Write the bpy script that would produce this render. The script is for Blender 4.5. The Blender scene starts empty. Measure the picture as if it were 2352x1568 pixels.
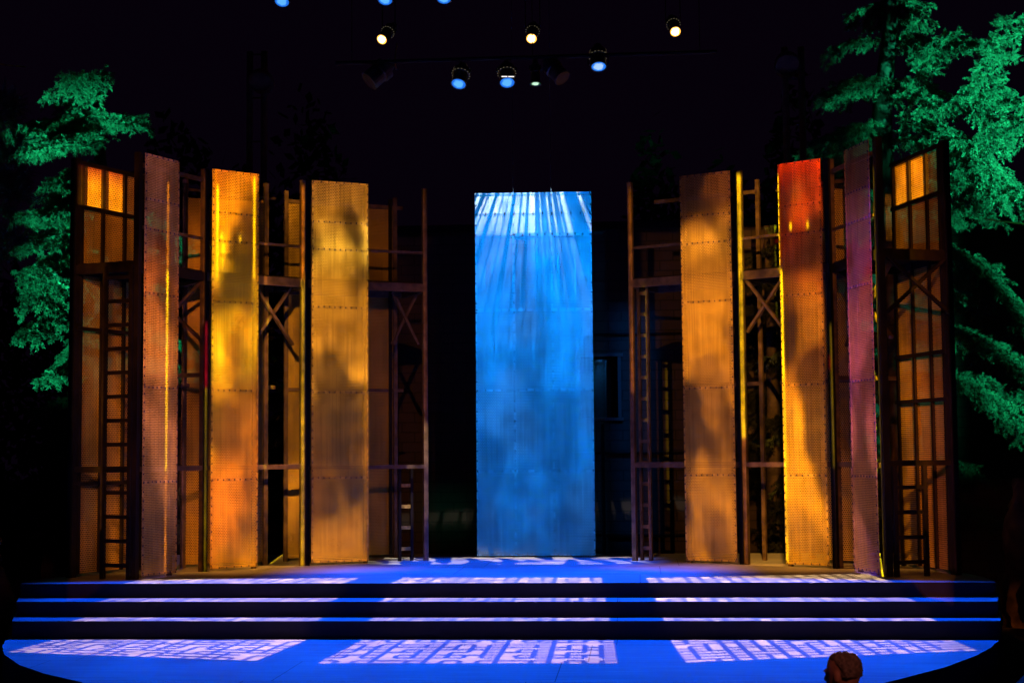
import bpy, bmesh, math, random
import numpy as np
from mathutils import Vector, Matrix
random.seed(7)
S = bpy.context.scene
C = S.collection
R = math.radians
V3 = lambda *a: np.array(a, float)

# ------------------------------------------------------------------ camera, world, exposure
F_PX, TILT, ROLL, YAW = 3443.5, 0.073150, -0.0084341, 0.0831693
CAM = V3(0, -16.5, 1.44)
_f = V3(-math.sin(YAW)*math.cos(TILT), math.cos(YAW)*math.cos(TILT), math.sin(TILT))
_r = V3(math.cos(YAW), math.sin(YAW), 0)
_u = np.cross(_r, _f)
CR = math.cos(ROLL)*_r + math.sin(ROLL)*_u
CU = -math.sin(ROLL)*_r + math.cos(ROLL)*_u
CD = _f
cam = bpy.data.cameras.new('camera')
cam.sensor_width = 36.0
cam.lens = F_PX/2352*36
cam.clip_end = 500
cam.dof.use_dof = True
cam.dof.focus_distance = 18.5
cam.dof.aperture_fstop = 3.2
co = bpy.data.objects.new('camera', cam); C.objects.link(co)
co.matrix_world = Matrix(((CR[0], CU[0], -CD[0], CAM[0]), (CR[1], CU[1], -CD[1], CAM[1]),
                          (CR[2], CU[2], -CD[2], CAM[2]), (0, 0, 0, 1)))
S.camera = co

W = bpy.data.worlds.new('World'); S.world = W; W.use_nodes = True
bg = W.node_tree.nodes['Background']
bg.inputs[0].default_value = (0.0016, 0.0005, 0.0026, 1)      # night sky: no sun is up
bg.inputs[1].default_value = 1.0
S.view_settings.view_transform = 'Standard'
S.view_settings.look = 'None'
S.view_settings.exposure = 0
S.view_settings.gamma = 1
S.cycles.max_bounces = 3
S.cycles.use_adaptive_sampling = False
S.cycles.transparent_max_bounces = 16
S.cycles.sample_clamp_indirect = 0.8
S.cycles.use_denoising = True

# measurements of the place come from sight lines of the surveyed camera (reference frame 2352 x 1568)
def ray(px, py):
    return CD + CR*(px-1176)/F_PX + CU*(784-py)/F_PX
def onz(px, py, z=0.0):
    d = ray(px, py); return CAM + d*((z-CAM[2])/d[2])
def ony(px, py, y):
    d = ray(px, py); return CAM + d*((y-CAM[1])/d[1])

# ------------------------------------------------------------------ node helper
class NT:
    def __init__(s, tree): s.t = tree; s.n = tree.nodes; s.l = tree.links
    def put(s, sock, v):
        if isinstance(v, bpy.types.NodeSocket): s.l.new(v, sock)
        else: sock.default_value = v
    def new(s, t, **k):
        n = s.n.new(t)
        for a, b in k.items(): setattr(n, a, b)
        return n
    def m(s, op, a, b=None, c=None, clamp=False):
        n = s.new('ShaderNodeMath', operation=op, use_clamp=clamp)
        s.put(n.inputs[0], a)
        if b is not None: s.put(n.inputs[1], b)
        if c is not None: s.put(n.inputs[2], c)
        return n.outputs[0]
    def mul(s, *a):
        o = a[0]
        for b in a[1:]: o = s.m('MULTIPLY', o, b)
        return o
    def dot(s, a, v):
        n = s.new('ShaderNodeVectorMath', operation='DOT_PRODUCT'); s.put(n.inputs[0], a); n.inputs[1].default_value = tuple(v)
        return n.outputs['Value']
    def vec(s, x, y, z=0.0):
        n = s.new('ShaderNodeCombineXYZ'); s.put(n.inputs[0], x); s.put(n.inputs[1], y); s.put(n.inputs[2], z); return n.outputs[0]
    def noise(s, v, scale=1.0, detail=2.0, rough=0.5):
        n = s.new('ShaderNodeTexNoise'); s.put(n.inputs['Vector'], v); n.inputs['Scale'].default_value = scale
        n.inputs['Detail'].default_value = detail; n.inputs['Roughness'].default_value = rough
        return n.outputs[0]
    def white(s, v):
        n = s.new('ShaderNodeTexWhiteNoise', noise_dimensions='3D'); s.put(n.inputs['Vector'], v); return n.outputs['Value']
    def ss(s, x, a, b):          # smooth step from a to b
        n = s.new('ShaderNodeMapRange', interpolation_type='SMOOTHSTEP'); s.put(n.inputs[0], x)
        n.inputs[1].default_value = a; n.inputs[2].default_value = b; return n.outputs[0]
    def lin(s, x, a, b, c, d):
        n = s.new('ShaderNodeMapRange'); s.put(n.inputs[0], x)
        for i, q in enumerate((a, b, c, d)): n.inputs[i+1].default_value = q
        return n.outputs[0]
    def box(s, a, a0, a1, b, b0, b1, soft=0.02, soft_b=None):
        sb = soft if soft_b is None else soft_b
        return s.mul(s.ss(a, a0-soft, a0+soft), s.ss(a, a1+soft, a1-soft), s.ss(b, b0-sb, b0+sb), s.ss(b, b1+sb, b1-sb))
    def ramp(s, f, stops, interp='LINEAR'):
        n = s.new('ShaderNodeValToRGB'); s.put(n.inputs[0], f); e = n.color_ramp; e.interpolation = interp
        while len(e.elements) < len(stops): e.elements.new(0.5)
        for i, (p, c) in enumerate(sorted(stops, key=lambda q: q[0])):
            e.elements[i].position = p; e.elements[i].color = tuple(c)+(1,)
        return n.outputs[0]
    def mix(s, f, a, b, mode='MIX'):
        n = s.new('ShaderNodeMix', data_type='RGBA', blend_type=mode); s.put(n.inputs[0], f)
        for i, q in ((6, a), (7, b)):
            s.put(n.inputs[i], q if isinstance(q, bpy.types.NodeSocket) else tuple(q)[:3]+(1,))
        return n.outputs[2]

def srgb(r, g, b):
    f = lambda c: (c/255/12.92 if c <= 10 else ((c/255+0.055)/1.055)**2.4)
    return (f(r), f(g), f(b))

# ------------------------------------------------------------------ stage lanterns (profile spots with shutters, gels and gobos)
def lantern(name, loc, target, energy, build=None, color=(1, 1, 1), cone=None, radius=0.04, blend=0.15, focus=None):
    """focus = (P0, e1, e2, n): the plane the gobo is focused on; build(nt, a, b) -> (colour, strength) there"""
    L = bpy.data.lights.new(name, 'SPOT'); o = bpy.data.objects.new(name, L); C.objects.link(o)
    loc = np.array(loc, float); target = np.array(target, float)
    o.location = loc
    o.rotation_euler = Vector(target-loc).to_track_quat('-Z', 'Y').to_euler()
    L.energy = energy; L.shadow_soft_size = radius; L.spot_size = cone or R(30); L.spot_blend = blend; L.color = color
    if build:
        L.use_nodes = True
        nt = NT(L.node_tree); em = nt.n['Emission']
        inc = nt.new('ShaderNodeNewGeometry').outputs['Incoming']
        P0, e1, e2, n = [np.array(q, float) for q in focus]
        nd = nt.dot(inc, n)
        a = nt.m('MULTIPLY_ADD', nt.m('DIVIDE', nt.dot(inc, e1), nd), float(n@(P0-loc)), float(e1@(loc-P0)))
        b = nt.m('MULTIPLY_ADD', nt.m('DIVIDE', nt.dot(inc, e2), nd), float(n@(P0-loc)), float(e2@(loc-P0)))
        col, st = build(nt, a, b)
        nt.put(em.inputs[0], col if isinstance(col, bpy.types.NodeSocket) else tuple(col)+(1,))
        nt.put(em.inputs[1], st)
    return o

def cone_for(loc, pts, margin=1.12):
    loc = np.array(loc, float); pts = [np.array(p, float) for p in pts]
    t = sum(pts)/len(pts); d = (t-loc)/np.linalg.norm(t-loc)
    a = max(math.acos(np.clip(d@((p-loc)/np.linalg.norm(p-loc)), -1, 1)) for p in pts)
    return t, min(R(170), 2*a*margin+R(1))

UP = V3(0, 0, 1)
def gel(c):
    """gel transmission: deeper than the lit surface looks"""
    r = srgb(*c); m = max(r); return tuple(m*(q/m)**1.05 for q in r)
def wall_frame(P0, P1):
    e = np.array([P1[0]-P0[0], P1[1]-P0[1], 0.0]); w = np.linalg.norm(e); e /= w
    n = np.array([e[1], -e[0], 0.0])            # faces the audience when P0 is left of P1
    return e, n, w

# ------------------------------------------------------------------ materials
def mat(name, base, rough=0.6, metal=0.0, spec=0.5, noise=None, bump=None):
    m = bpy.data.materials.new(name); m.use_nodes = True
    nt = NT(m.node_tree); p = nt.n['Principled BSDF']
    p.inputs['Base Color'].default_value = tuple(base)+(1,)
    p.inputs['Roughness'].default_value = rough; p.inputs['Metallic'].default_value = metal
    p.inputs['Specular IOR Level'].default_value = spec
    if noise:
        sc, lo, hi = noise
        tc = nt.new('ShaderNodeTexCoord').outputs['Object']
        f = nt.noise(tc, sc, 5)
        nt.put(p.inputs['Base Color'], nt.mix(nt.ss(f, 0.3, 0.7), [c*lo for c in base], [c*hi for c in base]))
        nt.put(p.inputs['Roughness'], nt.lin(f, 0.2, 0.8, max(0.05, rough-0.15), min(1, rough+0.15)))
        if bump:
            b = nt.new('ShaderNodeBump'); b.inputs['Strength'].default_value = bump; b.inputs['Distance'].default_value = 0.01
            nt.put(b.inputs['Height'], nt.noise(tc, sc*3, 4)); nt.put(p.inputs['Normal'], b.outputs[0])
    return m

STEEL = mat('rusty_steel', (0.090, 0.066, 0.044), 0.55, 0.25, noise=(9, 0.45, 1.25), bump=0.25)
BLACKSTEEL = mat('black_steel', (0.007, 0.006, 0.007), 0.6, 0.0, 0.12, noise=(8, 0.6, 1.4))
TRIM = mat('sheet_edge', (0.46, 0.36, 0.10), 0.42, 0.5, noise=(14, 0.5, 1.2))
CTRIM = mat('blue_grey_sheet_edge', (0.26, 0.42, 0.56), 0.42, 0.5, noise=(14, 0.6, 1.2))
DARKBOLT = mat('dark_bolt', (0.06, 0.05, 0.05), 0.5, 0.3)
RISER = mat('black_riser_paint', (0.014, 0.010, 0.016), 0.75, 0, 0.25, noise=(5, 0.8, 1.3))
BARK = mat('bark', (0.045, 0.036, 0.028), 0.9, 0, 0.2, noise=(7, 0.4, 1.3), bump=0.8)
GROUND = mat('packed_earth', (0.05, 0.04, 0.035), 0.95, 0, 0.1, noise=(2.5, 0.5, 1.4), bump=0.6)
CONC = mat('grey_concrete', (0.20, 0.19, 0.18), 0.85, 0, 0.3, noise=(2, 0.7, 1.2))
BLACKPAINT = mat('matt_black_paint', (0.02, 0.018, 0.02), 0.45, 0.1, noise=(15, 0.7, 1.4))

def perforated(name, base, pitch=0.019, hole=0.30, metal=0.35, rough=0.42):
    m = bpy.data.materials.new(name); m.use_nodes = True
    nt = NT(m.node_tree); p = nt.n['Principled BSDF']; out = nt.n['Material Output']
    sp = nt.new('ShaderNodeSeparateXYZ'); nt.put(sp.inputs[0], nt.new('ShaderNodeUVMap').outputs[0])
    u, v = sp.outputs[0], sp.outputs[1]
    rv = nt.m('DIVIDE', v, pitch*0.866); row = nt.m('FLOOR', rv)
    sh = nt.m('MULTIPLY', nt.m('MODULO', row, 2.0), 0.5)
    fu = nt.m('SUBTRACT', nt.m('FRACT', nt.m('ADD', nt.m('DIVIDE', u, pitch), sh)), 0.5)
    fv = nt.m('SUBTRACT', nt.m('FRACT', rv), 0.5)
    d = nt.m('SQRT', nt.m('ADD', nt.m('MULTIPLY', fu, fu), nt.m('MULTIPLY', fv, fv)))
    is_hole = nt.m('LESS_THAN', d, hole)
    # mill streaks and blotches of tarnish on the sheet itself
    st = nt.noise(nt.vec(nt.m('MULTIPLY', u, 55.0), nt.m('MULTIPLY', v, 0.9), 0.0), 1.0, 3)
    bl = nt.noise(nt.vec(u, v, 3.0), 3.0, 4)
    f = nt.m('ADD', nt.m('MULTIPLY', st, 0.5), nt.m('MULTIPLY', bl, 0.5))
    nt.put(p.inputs['Base Color'], nt.mix(nt.ss(f, 0.36, 0.64), [c*0.70 for c in base], [c*1.22 for c in base]))
    nt.put(p.inputs['Roughness'], nt.lin(st, 0.3, 0.7, rough-0.1, rough+0.12))
    p.inputs['Metallic'].default_value = metal
    tr = nt.new('ShaderNodeBsdfTransparent'); mx = nt.new('ShaderNodeMixShader')
    nt.put(mx.inputs[0], is_hole); nt.l.new(p.outputs[0], mx.inputs[1]); nt.l.new(tr.outputs[0], mx.inputs[2])
    nt.l.new(mx.outputs[0], out.inputs[0])
    return m
PERF = perforated('perforated_steel', (0.50, 0.40, 0.075), pitch=0.023, hole=0.32)
PERFOPEN = perforated('open_perforated_steel', (0.50, 0.40, 0.12), pitch=0.028, hole=0.31)
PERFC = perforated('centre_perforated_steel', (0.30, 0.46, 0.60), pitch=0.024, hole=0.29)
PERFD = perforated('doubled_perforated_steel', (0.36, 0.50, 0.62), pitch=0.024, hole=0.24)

def floor_mat():
    m = bpy.data.materials.new('painted_stage_boards'); m.use_nodes = True
    nt = NT(m.node_tree); p = nt.n['Principled BSDF']
    tc = nt.new('ShaderNodeTexCoord').outputs['Object']
    sp = nt.new('ShaderNodeSeparateXYZ'); nt.put(sp.inputs[0], tc)
    x, y = sp.outputs[0], sp.outputs[1]
    by = nt.m('DIVIDE', y, 1.22); fy = nt.m('ABSOLUTE', nt.m('SUBTRACT', nt.m('FRACT', by), 0.5))
    sh = nt.m('MULTIPLY', nt.m('FLOOR', by), 0.9)
    fx = nt.m('ABSOLUTE', nt.m('SUBTRACT', nt.m('FRACT', nt.m('ADD', nt.m('DIVIDE', x, 2.44), sh)), 0.5))
    seam = nt.m('MAXIMUM', nt.m('GREATER_THAN', fy, 0.4965), nt.m('GREATER_THAN', fx, 0.4984))
    grain = nt.noise(nt.vec(nt.m('MULTIPLY', x, 0.7), nt.m('MULTIPLY', y, 9.0)), 1.6, 5)
    blot = nt.noise(tc, 0.9, 6, 0.6)
    f = nt.m('ADD', nt.m('MULTIPLY', grain, 0.45), nt.m('MULTIPLY', blot, 0.55))
    base = nt.mix(nt.ss(f, 0.36, 0.64), (0.165, 0.215, 0.27), (0.31, 0.365, 0.41))
    nt.put(p.inputs['Base Color'], nt.mix(seam, base, (0.04, 0.04, 0.04)))
    nt.put(p.inputs['Roughness'], nt.lin(blot, 0.3, 0.7, 0.5, 0.8))
    p.inputs['Specular IOR Level'].default_value = 0.3
    return m
FLOOR = floor_mat()

# ------------------------------------------------------------------ mesh helpers
def tag(o, label=None, cat=None, group=None, kind=None):
    for k, v in (('label', label), ('category', cat), ('group', group), ('kind', kind)):
        if v: o[k] = v
    return o
class MB:
    def __init__(s): s.v = []; s.f = []; s.mi = []; s.uv = None
    def add(s, vs, fs, mi=0):
        b = len(s.v); s.v += [tuple(map(float, q)) for q in vs]; s.f += [tuple(i+b for i in f) for f in fs]; s.mi += [mi]*len(fs); return s
    def beam(s, p, q, w, d, ref=None, mi=0):
        """rectangular bar from p to q; w along the side direction, d along the other"""
        p = np.array(p, float); q = np.array(q, float); a = q-p; a /= np.linalg.norm(a)
        ref = UP if ref is None else np.array(ref, float)
        if abs(a@ref) > 0.95: ref = V3(0, 1, 0)
        sd = np.cross(a, ref); sd /= np.linalg.norm(sd); t = np.cross(sd, a)
        vs = [P+sd*i*w/2+t*j*d/2 for P in (p, q) for i, j in ((-1, -1), (1, -1), (1, 1), (-1, 1))]
        return s.add(vs, [(3, 2, 1, 0), (4, 5, 6, 7), (0, 1, 5, 4), (1, 2, 6, 5), (2, 3, 7, 6), (3, 0, 4, 7)], mi)
    def post(s, xy, z0, z1, w, e=None, d=None):
        """upright square tube, sides along e"""
        e = V3(1, 0, 0) if e is None else e; n = V3(e[1], -e[0], 0); d = d or w
        P = V3(xy[0], xy[1], 0)
        vs = [P+e*i*w/2+n*j*d/2+UP*z for z in (z0, z1) for i, j in ((-1, -1), (-1, 1), (1, 1), (1, -1))]
        s.add(vs, [(0, 1, 2, 3)[::-1], (4, 5, 6, 7), (0, 1, 5, 4), (1, 2, 6, 5), (2, 3, 7, 6), (3, 0, 4, 7)]); return s
    def prism(s, poly, z0, z1, mi_top=0, mi_side=0):
        n = len(poly); b = len(s.v)
        s.add([(p[0], p[1], z0) for p in poly]+[(p[0], p[1], z1) for p in poly], [tuple(range(n))[::-1]], mi_side)
        s.f.append(tuple(b+n+i for i in range(n))); s.mi.append(mi_top)
        for i in range(n):
            j = (i+1) % n; s.f.append((b+i, b+j, b+n+j, b+n+i)); s.mi.append(mi_side)
        return s
    def tube(s, pts, rad, seg=8, cap=True, mi=0):
        pts = [np.array(p, float) for p in pts]; n = len(pts)
        rad = rad if hasattr(rad, '__len__') else [rad]*n
        b = len(s.v); up = None
        for i, p in enumerate(pts):
            t = pts[min(i+1, n-1)]-pts[max(i-1, 0)]; t /= (np.linalg.norm(t)+1e-9)
            if up is None: up = V3(0, 0, 1) if abs(t[2]) < 0.9 else V3(1, 0, 0)
            a = np.cross(t, up); a /= np.linalg.norm(a); c = np.cross(a, t); up = c
            for k in range(seg):
                g = 2*math.pi*k/seg; s.v.append(tuple(p+rad[i]*(math.cos(g)*a+math.sin(g)*c)))
        for i in range(n-1):
            for k in range(seg):
                k2 = (k+1) % seg
                s.f.append((b+i*seg+k, b+i*seg+k2, b+(i+1)*seg+k2, b+(i+1)*seg+k)); s.mi.append(mi)
        if cap:
            s.f.append(tuple(b+k for k in range(seg))[::-1]); s.f.append(tuple(b+(n-1)*seg+k for k in range(seg))); s.mi += [mi, mi]
        return s
    def build(s, name, mats, parent=None, origin=None, smooth=False, bevel=0.0):
        o0 = np.array(origin, float) if origin is not None else np.zeros(3)
        me = bpy.data.meshes.new(name)
        me.from_pydata([(x-o0[0], y-o0[1], z-o0[2]) for x, y, z in s.v], [], s.f)
        for m in (mats if isinstance(mats, (list, tuple)) else [mats]): me.materials.append(m)
        for p, i in zip(me.polygons, s.mi): p.material_index = i; p.use_smooth = smooth
        if s.uv is not None:
            uv = me.uv_layers.new(name='UVMap')
            for i, l in enumerate(me.loops): uv.data[i].uv = s.uv[l.vertex_index]
        me.validate(); me.update()
        o = bpy.data.objects.new(name, me); C.objects.link(o)
        if parent is not None: o.parent = parent
        else: o.location = o0
        if bevel:
            b = o.modifiers.new('bevel', 'BEVEL'); b.width = bevel; b.segments = 2; b.limit_method = 'ANGLE'
        return o
def thing(name, label, cat, loc, group=None):
    o = bpy.data.objects.new(name, None); C.objects.link(o); o.location = tuple(map(float, loc)); o.empty_display_size = 0.2
    return tag(o, label, cat, group)

# ------------------------------------------------------------------ ground and stage
GZ = -0.80
g = MB().add([(-90, -40, GZ), (90, -40, GZ), (90, 120, GZ), (-90, 120, GZ)], [(0, 1, 2, 3)])
tag(g.build('ground', GROUND), kind='structure')

def level(L, Rr, sides, back_y):
    """outline of one stage level: straight front, ends swept back"""
    sl, sr = sides
    return [tuple(L[:2]), tuple(Rr[:2])]+[tuple(p[:2]) for p in sr]+[(sr[-1][0]+0.02, back_y), (sl[-1][0]-0.02, back_y)]+[tuple(p[:2]) for p in sl[::-1]]
Z1, Z2 = -0.158, -0.322
DL, DR = onz(47, 1340), onz(2287, 1336)
SIDES = ([onz(52, 1337.5), onz(75, 1332.5), onz(110, 1327.5), onz(160, 1322.5)], [onz(2279, 1331), onz(2262, 1325), onz(2235, 1319), onz(2206, 1314)])
YB = 4.75
deck_poly = level(DL, DR, SIDES, YB)
tag(MB().prism(deck_poly, GZ+0.03, 0.0, 0, 1).build('stage_deck', [FLOOR, RISER]), kind='structure')
T1L, T1R = onz(38, 1381, Z1), onz(2292, 1380.5, Z1)
T2L, T2R = onz(28, 1425.5, Z2), onz(2298, 1425, Z2)
Z3 = Z2-(onz(1176, 1427.7, Z2)[1]*0+ (1468-1427.7)*np.linalg.norm(onz(1176, 1427.7, Z2)-CAM)/F_PX)
tag(MB().prism(level(T1L, T1R, ([DL+V3(-.03, .03, 0)]+[p+V3(-.03, .02, 0) for p in SIDES[0]], [DR+V3(.03, .03, 0)]+[p+V3(.03, .02, 0) for p in SIDES[1]]), YB-0.05), GZ+0.02, Z1, 0, 1).build('upper_step', [FLOOR, RISER]), kind='structure')
tag(MB().prism(level(T2L, T2R, ([DL+V3(-.06, .03, 0)]+[p+V3(-.06, .04, 0) for p in SIDES[0]], [DR+V3(.06, .03, 0)]+[p+V3(.06, .04, 0) for p in SIDES[1]]), YB-0.10), GZ+0.01, Z2, 0, 1).build('lower_step', [FLOOR, RISER]), kind='structure')
apl = [onz(*p, Z3) for p in ((2060, 1560), (2171, 1531), (2243, 1504), (2276, 1486), (2294, 1470))]
apr = [onz(*p, Z3) for p in ((12, 1470), (5, 1484), (10, 1502), (45, 1526), (100, 1545), (190, 1566))]
ap = [(p[0], p[1]) for p in apl]+[(apl[-1][0]+0.05, 1.5), (apr[0][0]-0.05, 1.5)]+[(p[0], p[1]) for p in apr]
ap += [(-4.6, -5.05), (-3.4, -5.6), (-1.9, -5.85), (-0.4, -5.6), (0.9, -5.1)]
ap = [p for p in ap]
# smooth the rim
tag(MB().prism(ap, GZ+0.005, Z3, 0, 1).build('stage_apron', [FLOOR, RISER]), kind='structure')

# ------------------------------------------------------------------ towers
PH = 5.0
BOLT = 0.014
def sheet(name, P0, P1, z0, z1, m, parent, org, off=0.0, sub=1):
    e, n, w = wall_frame(P0, P1); a = V3(P0[0], P0[1], 0)+n*off; b = V3(P1[0], P1[1], 0)+n*off
    mb = MB().add([a+UP*z0, b+UP*z0, b+UP*z1, a+UP*z1], [(0, 1, 2, 3)])
    mb.uv = [(0, z0), (w, z0), (w, z1), (0, z1)]
    return mb.build(name, m, parent, org)
def seam(P0, P1, z, off, vertical=None, step=0.085, width=0.035, z1=None, bolts=True, w_bolt=BOLT):
    """lap joint with its row of bolts (mi 0 strip, 1 bolts)"""
    e, n, w = wall_frame(P0, P1); a = V3(P0[0], P0[1], 0)+n*off; mb = MB()
    if vertical is None:
        mb.beam(a+UP*z, a+e*w+UP*z, 0.006, width)
        k = int(w/step)
        if bolts:
            for i in range(k+1):
                c = a+e*(0.02+(w-0.04)*i/max(1, k))+UP*(z+random.uniform(-.004, .004))+n*0.004
                mb.beam(c-n*0.004, c+n*0.008, w_bolt, w_bolt*1.5, mi=1)
    else:
        c0 = a+e*vertical
        mb.beam(c0+UP*z, c0+UP*z1, width, 0.006, ref=n)
        k = int((z1-z)/(step*1.5))
        if bolts:
            for i in range(k+1):
                c = c0+UP*(z+0.03+(z1-z-0.06)*i/k)+n*0.004
                mb.beam(c-n*0.004, c+n*0.008, w_bolt, w_bolt*1.5, mi=1)
    return mb

def front_panel(parent, org, P0, P1, off=0.06, seams=(1.12, 2.23, 3.34, 4.10, 4.46), m=PERF):
    e, n, w = wall_frame(P0, P1)
    p = sheet('front_panel', P0, P1, 0.03, PH, m, parent, org, off)
    for z in seams:
        seam(P0, P1, z, off+0.004, step=0.075).build('seam_strip', [TRIM, DARKBOLT], p, org)
    for vv in (0.012, w-0.012):
        seam(P0, P1, 0.04, off+0.006, vertical=vv, z1=PH-0.01, width=0.022, step=0.07).build('edge_trim', [TRIM, DARKBOLT], p, org)
    for zz in (0.045, PH-0.014):
        seam(P0, P1, zz, off+0.002, step=0.1, width=0.022).build('edge_trim', [TRIM, DARKBOLT], p, org)
    return p
def lerp(a, b, t): return np.array(a[:2])*(1-t)+np.array(b[:2])*t

class Tower:
    def __init__(s, label, FL, FR, RR, RL, platform=3.70):
        s.FL, s.FR, s.RR, s.RL = [np.array(p[:2], float) for p in (FL, FR, RR, RL)]
        c = (s.FL+s.FR+s.RR+s.RL)/4; s.org = V3(c[0], c[1], 0)
        s.t = thing('panel_tower', label, 'set tower', s.org, 'perforated panel towers of the set'); s.pl = platform
    def add(s, mb, name, m=STEEL, bevel=0.0, parent=None):
        if parent is None: return mb.build(name, m, s.t, s.org, bevel=bevel)
        return mb.build(name, m, parent, s.org, bevel=bevel)
    def post(s, xy, e, z1=PH, w=0.07, m=STEEL, d=None): return s.add(MB().post(xy, 0.0, z1, w, e, d), 'post', m)
    def rail(s, a, b, z, w=0.05, h=0.05, m=STEEL, name='rail'):
        return s.add(MB().beam((a[0], a[1], z), (b[0], b[1], z), w, h), name, m)
    def platform(s, m=STEEL):
        mb = MB().prism([s.FL, s.FR, s.RR, s.RL], s.pl-0.02, s.pl+0.02)
        p = s.add(mb, 'platform', BLACKSTEEL)
        for a, b in ((s.FL, s.FR), (s.FR, s.RR), (s.RR, s.RL), (s.RL, s.FL)):
            o = MB().beam((*a, s.pl-0.055), (*b, s.pl-0.055), 0.06, 0.11).build('edge_beam', m, p, s.org)
        return p
    def xbrace(s, a, b, z0, z1, m=STEEL, off=0.0):
        e, n, w = wall_frame(a, b); a = V3(a[0], a[1], 0)+n*off; b = V3(b[0], b[1], 0)+n*off
        s.add(MB().beam(a+UP*z0, b+UP*z1, 0.035, 0.05, ref=n), 'brace', m)
        s.add(MB().beam(a+n*0.04+UP*z1, b+n*0.04+UP*z0, 0.035, 0.05, ref=n), 'brace', m)
    def ladder(s, a, b, z0, z1, m=BLACKSTEEL, step=0.28, off=0.05, w=0.05, rung_m=None):
        e, n, _ = wall_frame(a, b); a = V3(a[0], a[1], 0)+n*off; b = V3(b[0], b[1], 0)+n*off
        l = s.add(MB().post(a, z0, z1, w, e), 'ladder', m)
        MB().post(b, z0, z1, w, e).build('stile', m, l, s.org)
        z = z0+0.16
        while z < z1-0.05:
            MB().beam(a+UP*z, b+UP*z, 0.03, 0.045).build('rung', rung_m or m, l, s.org); z += step

# ---- left outermost tower
A, B, Cc = onz(163, 1326), onz(309, 1330), onz(463, 1312)
Dd = A[:2]+(Cc-B)[:2]
T1 = Tower('leftmost panel tower, mauve lit panel beside a ladder, two orange lit panes at its rear', A, B, Cc, Dd)
eAB, nAB, wAB = wall_frame(A, B); eBC, nBC, wBC = wall_frame(B, Cc); eAD, nAD, wAD = wall_frame(A, Dd)
T1.post(A, eAB, m=BLACKSTEEL, w=0.085); T1.post(B, eAB, m=BLACKSTEEL, w=0.07); T1.post(Cc, eBC, w=0.06); T1.post(Dd, eAD, w=0.06)
T1.platform(BLACKSTEEL)
P1a, P1b = lerp(B, Cc, 0.035), lerp(B, Cc, 0.545)
front_panel(T1.t, T1.org, P1a, P1b)
T1.post(lerp(B, Cc, 0.50), eBC, w=0.05)
for z, h in ((1.27, 0.07),): T1.rail(A, B, z, 0.05, h, BLACKSTEEL); T1.rail(B, Cc, z, 0.05, 0.06)
T1.rail(B, Cc, 4.86, 0.04, 0.05); T1.rail(B, Cc, 4.12, 0.03, 0.035); T1.rail(Dd, Cc, 2.42, 0.04, 0.05)
T1.xbrace(Dd, Cc, 2.85, 3.6)
T1.ladder(lerp(A, B, 0.54), lerp(A, B, 0.95), 0.0, 3.66, BLACKSTEEL)
rear = sheet('rear_panel', A, Dd, 0.04, PH-0.03, PERFOPEN, T1.t, T1.org, 0.0)
def frame_of(T, rear, P0, P1, us, zs, m=BLACKSTEEL, w=0.045):
    e, n, ww = wall_frame(P0, P1); a = V3(P0[0], P0[1], 0)
    for u in us: MB().post((a+e*u*ww+n*0.03)[:2], 0.04, PH-0.03, w, e, 0.03).build('mullion', m, rear, T.org)
    for z in zs: MB().beam(a+n*0.04+UP*z, a+e*ww+n*0.04+UP*z, 0.03, w).build('transom', m, rear, T.org)
frame_of(T1, rear, A, Dd, (0.06, 0.36, 0.68, 0.97), (4.95, 4.42, 2.95, 1.10))

# ---- left second tower
A2, B2 = onz(470, 1312), onz(694, 1298.5)
R2r_, R2l_ = onz(608, 1296.5), onz(488, 1304)
T2 = Tower('golden yellow panel tower, second from the left edge of the set', A2, B2, R2r_, R2l_)
e2, n2, w2 = wall_frame(A2, B2)
T2.post(A2, e2, m=BLACKSTEEL, w=0.05); T2.post(B2, e2, w=0.06)
off2 = -n2[:2]*0.75
RL2, RR2f = A2[:2]+off2, B2[:2]+off2
T2.RL, T2.RR = RL2, RR2f
T2.platform()
P2a, P2b = lerp(A2, B2, 0.03), lerp(A2, B2, 0.505)
front_panel(T2.t, T2.org, P2a, P2b)
T2.post(lerp(A2, B2, 0.49), e2, w=0.05)
T2.post(RL2+e2[:2]*0.06, e2, w=0.055); T2.post(R2r_, e2, w=0.055)
T2.rail(A2, B2, 1.27, 0.05, 0.06); T2.rail(A2, B2, 4.12, 0.03, 0.035); T2.rail(RL2, RR2f, 2.32, 0.05, 0.05); T2.rail(RL2, RR2f, 4.86, 0.03, 0.03)
T2.xbrace(lerp(A2, B2, 0.56), lerp(A2, B2, 0.98), 2.85, 3.62, off=-0.25)
r2 = sheet('rear_panel', RL2+e2[:2]*0.03, R2r_, 0.04, 4.75, PERF, T2.t, T2.org)

# ---- left inner tower
A3, B3 = onz(706, 1298), onz(978, 1287)
e3, n3, w3 = wall_frame(A3, B3); off3 = -n3[:2]*0.85
RL3, RR3 = A3[:2]+off3-e3[:2]*0.05, B3[:2]+off3
T3 = Tower('brown and peach lit panel tower just left of the hanging blue panel', A3, B3, RR3, RL3)
T3.post(A3, e3, m=BLACKSTEEL, w=0.05); T3.post(B3, e3, w=0.06); T3.post(RL3, e3, w=0.05)
T3.platform()
P3a, P3b = lerp(A3, B3, 0.02), lerp(A3, B3, 0.495)
front_panel(T3.t, T3.org, P3a, P3b)
T3.post(lerp(A3, B3, 0.48), e3, w=0.05)
q3 = lerp(RL3, RR3, 0.93)
T3.post(q3, e3, w=0.055)
r3 = sheet('rear_panel', RL3, q3, 0.04, 4.86, PERF, T3.t, T3.org, -0.02)
frame_of(T3, r3, RL3, q3, (0.95,), (), BLACKSTEEL)
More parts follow.
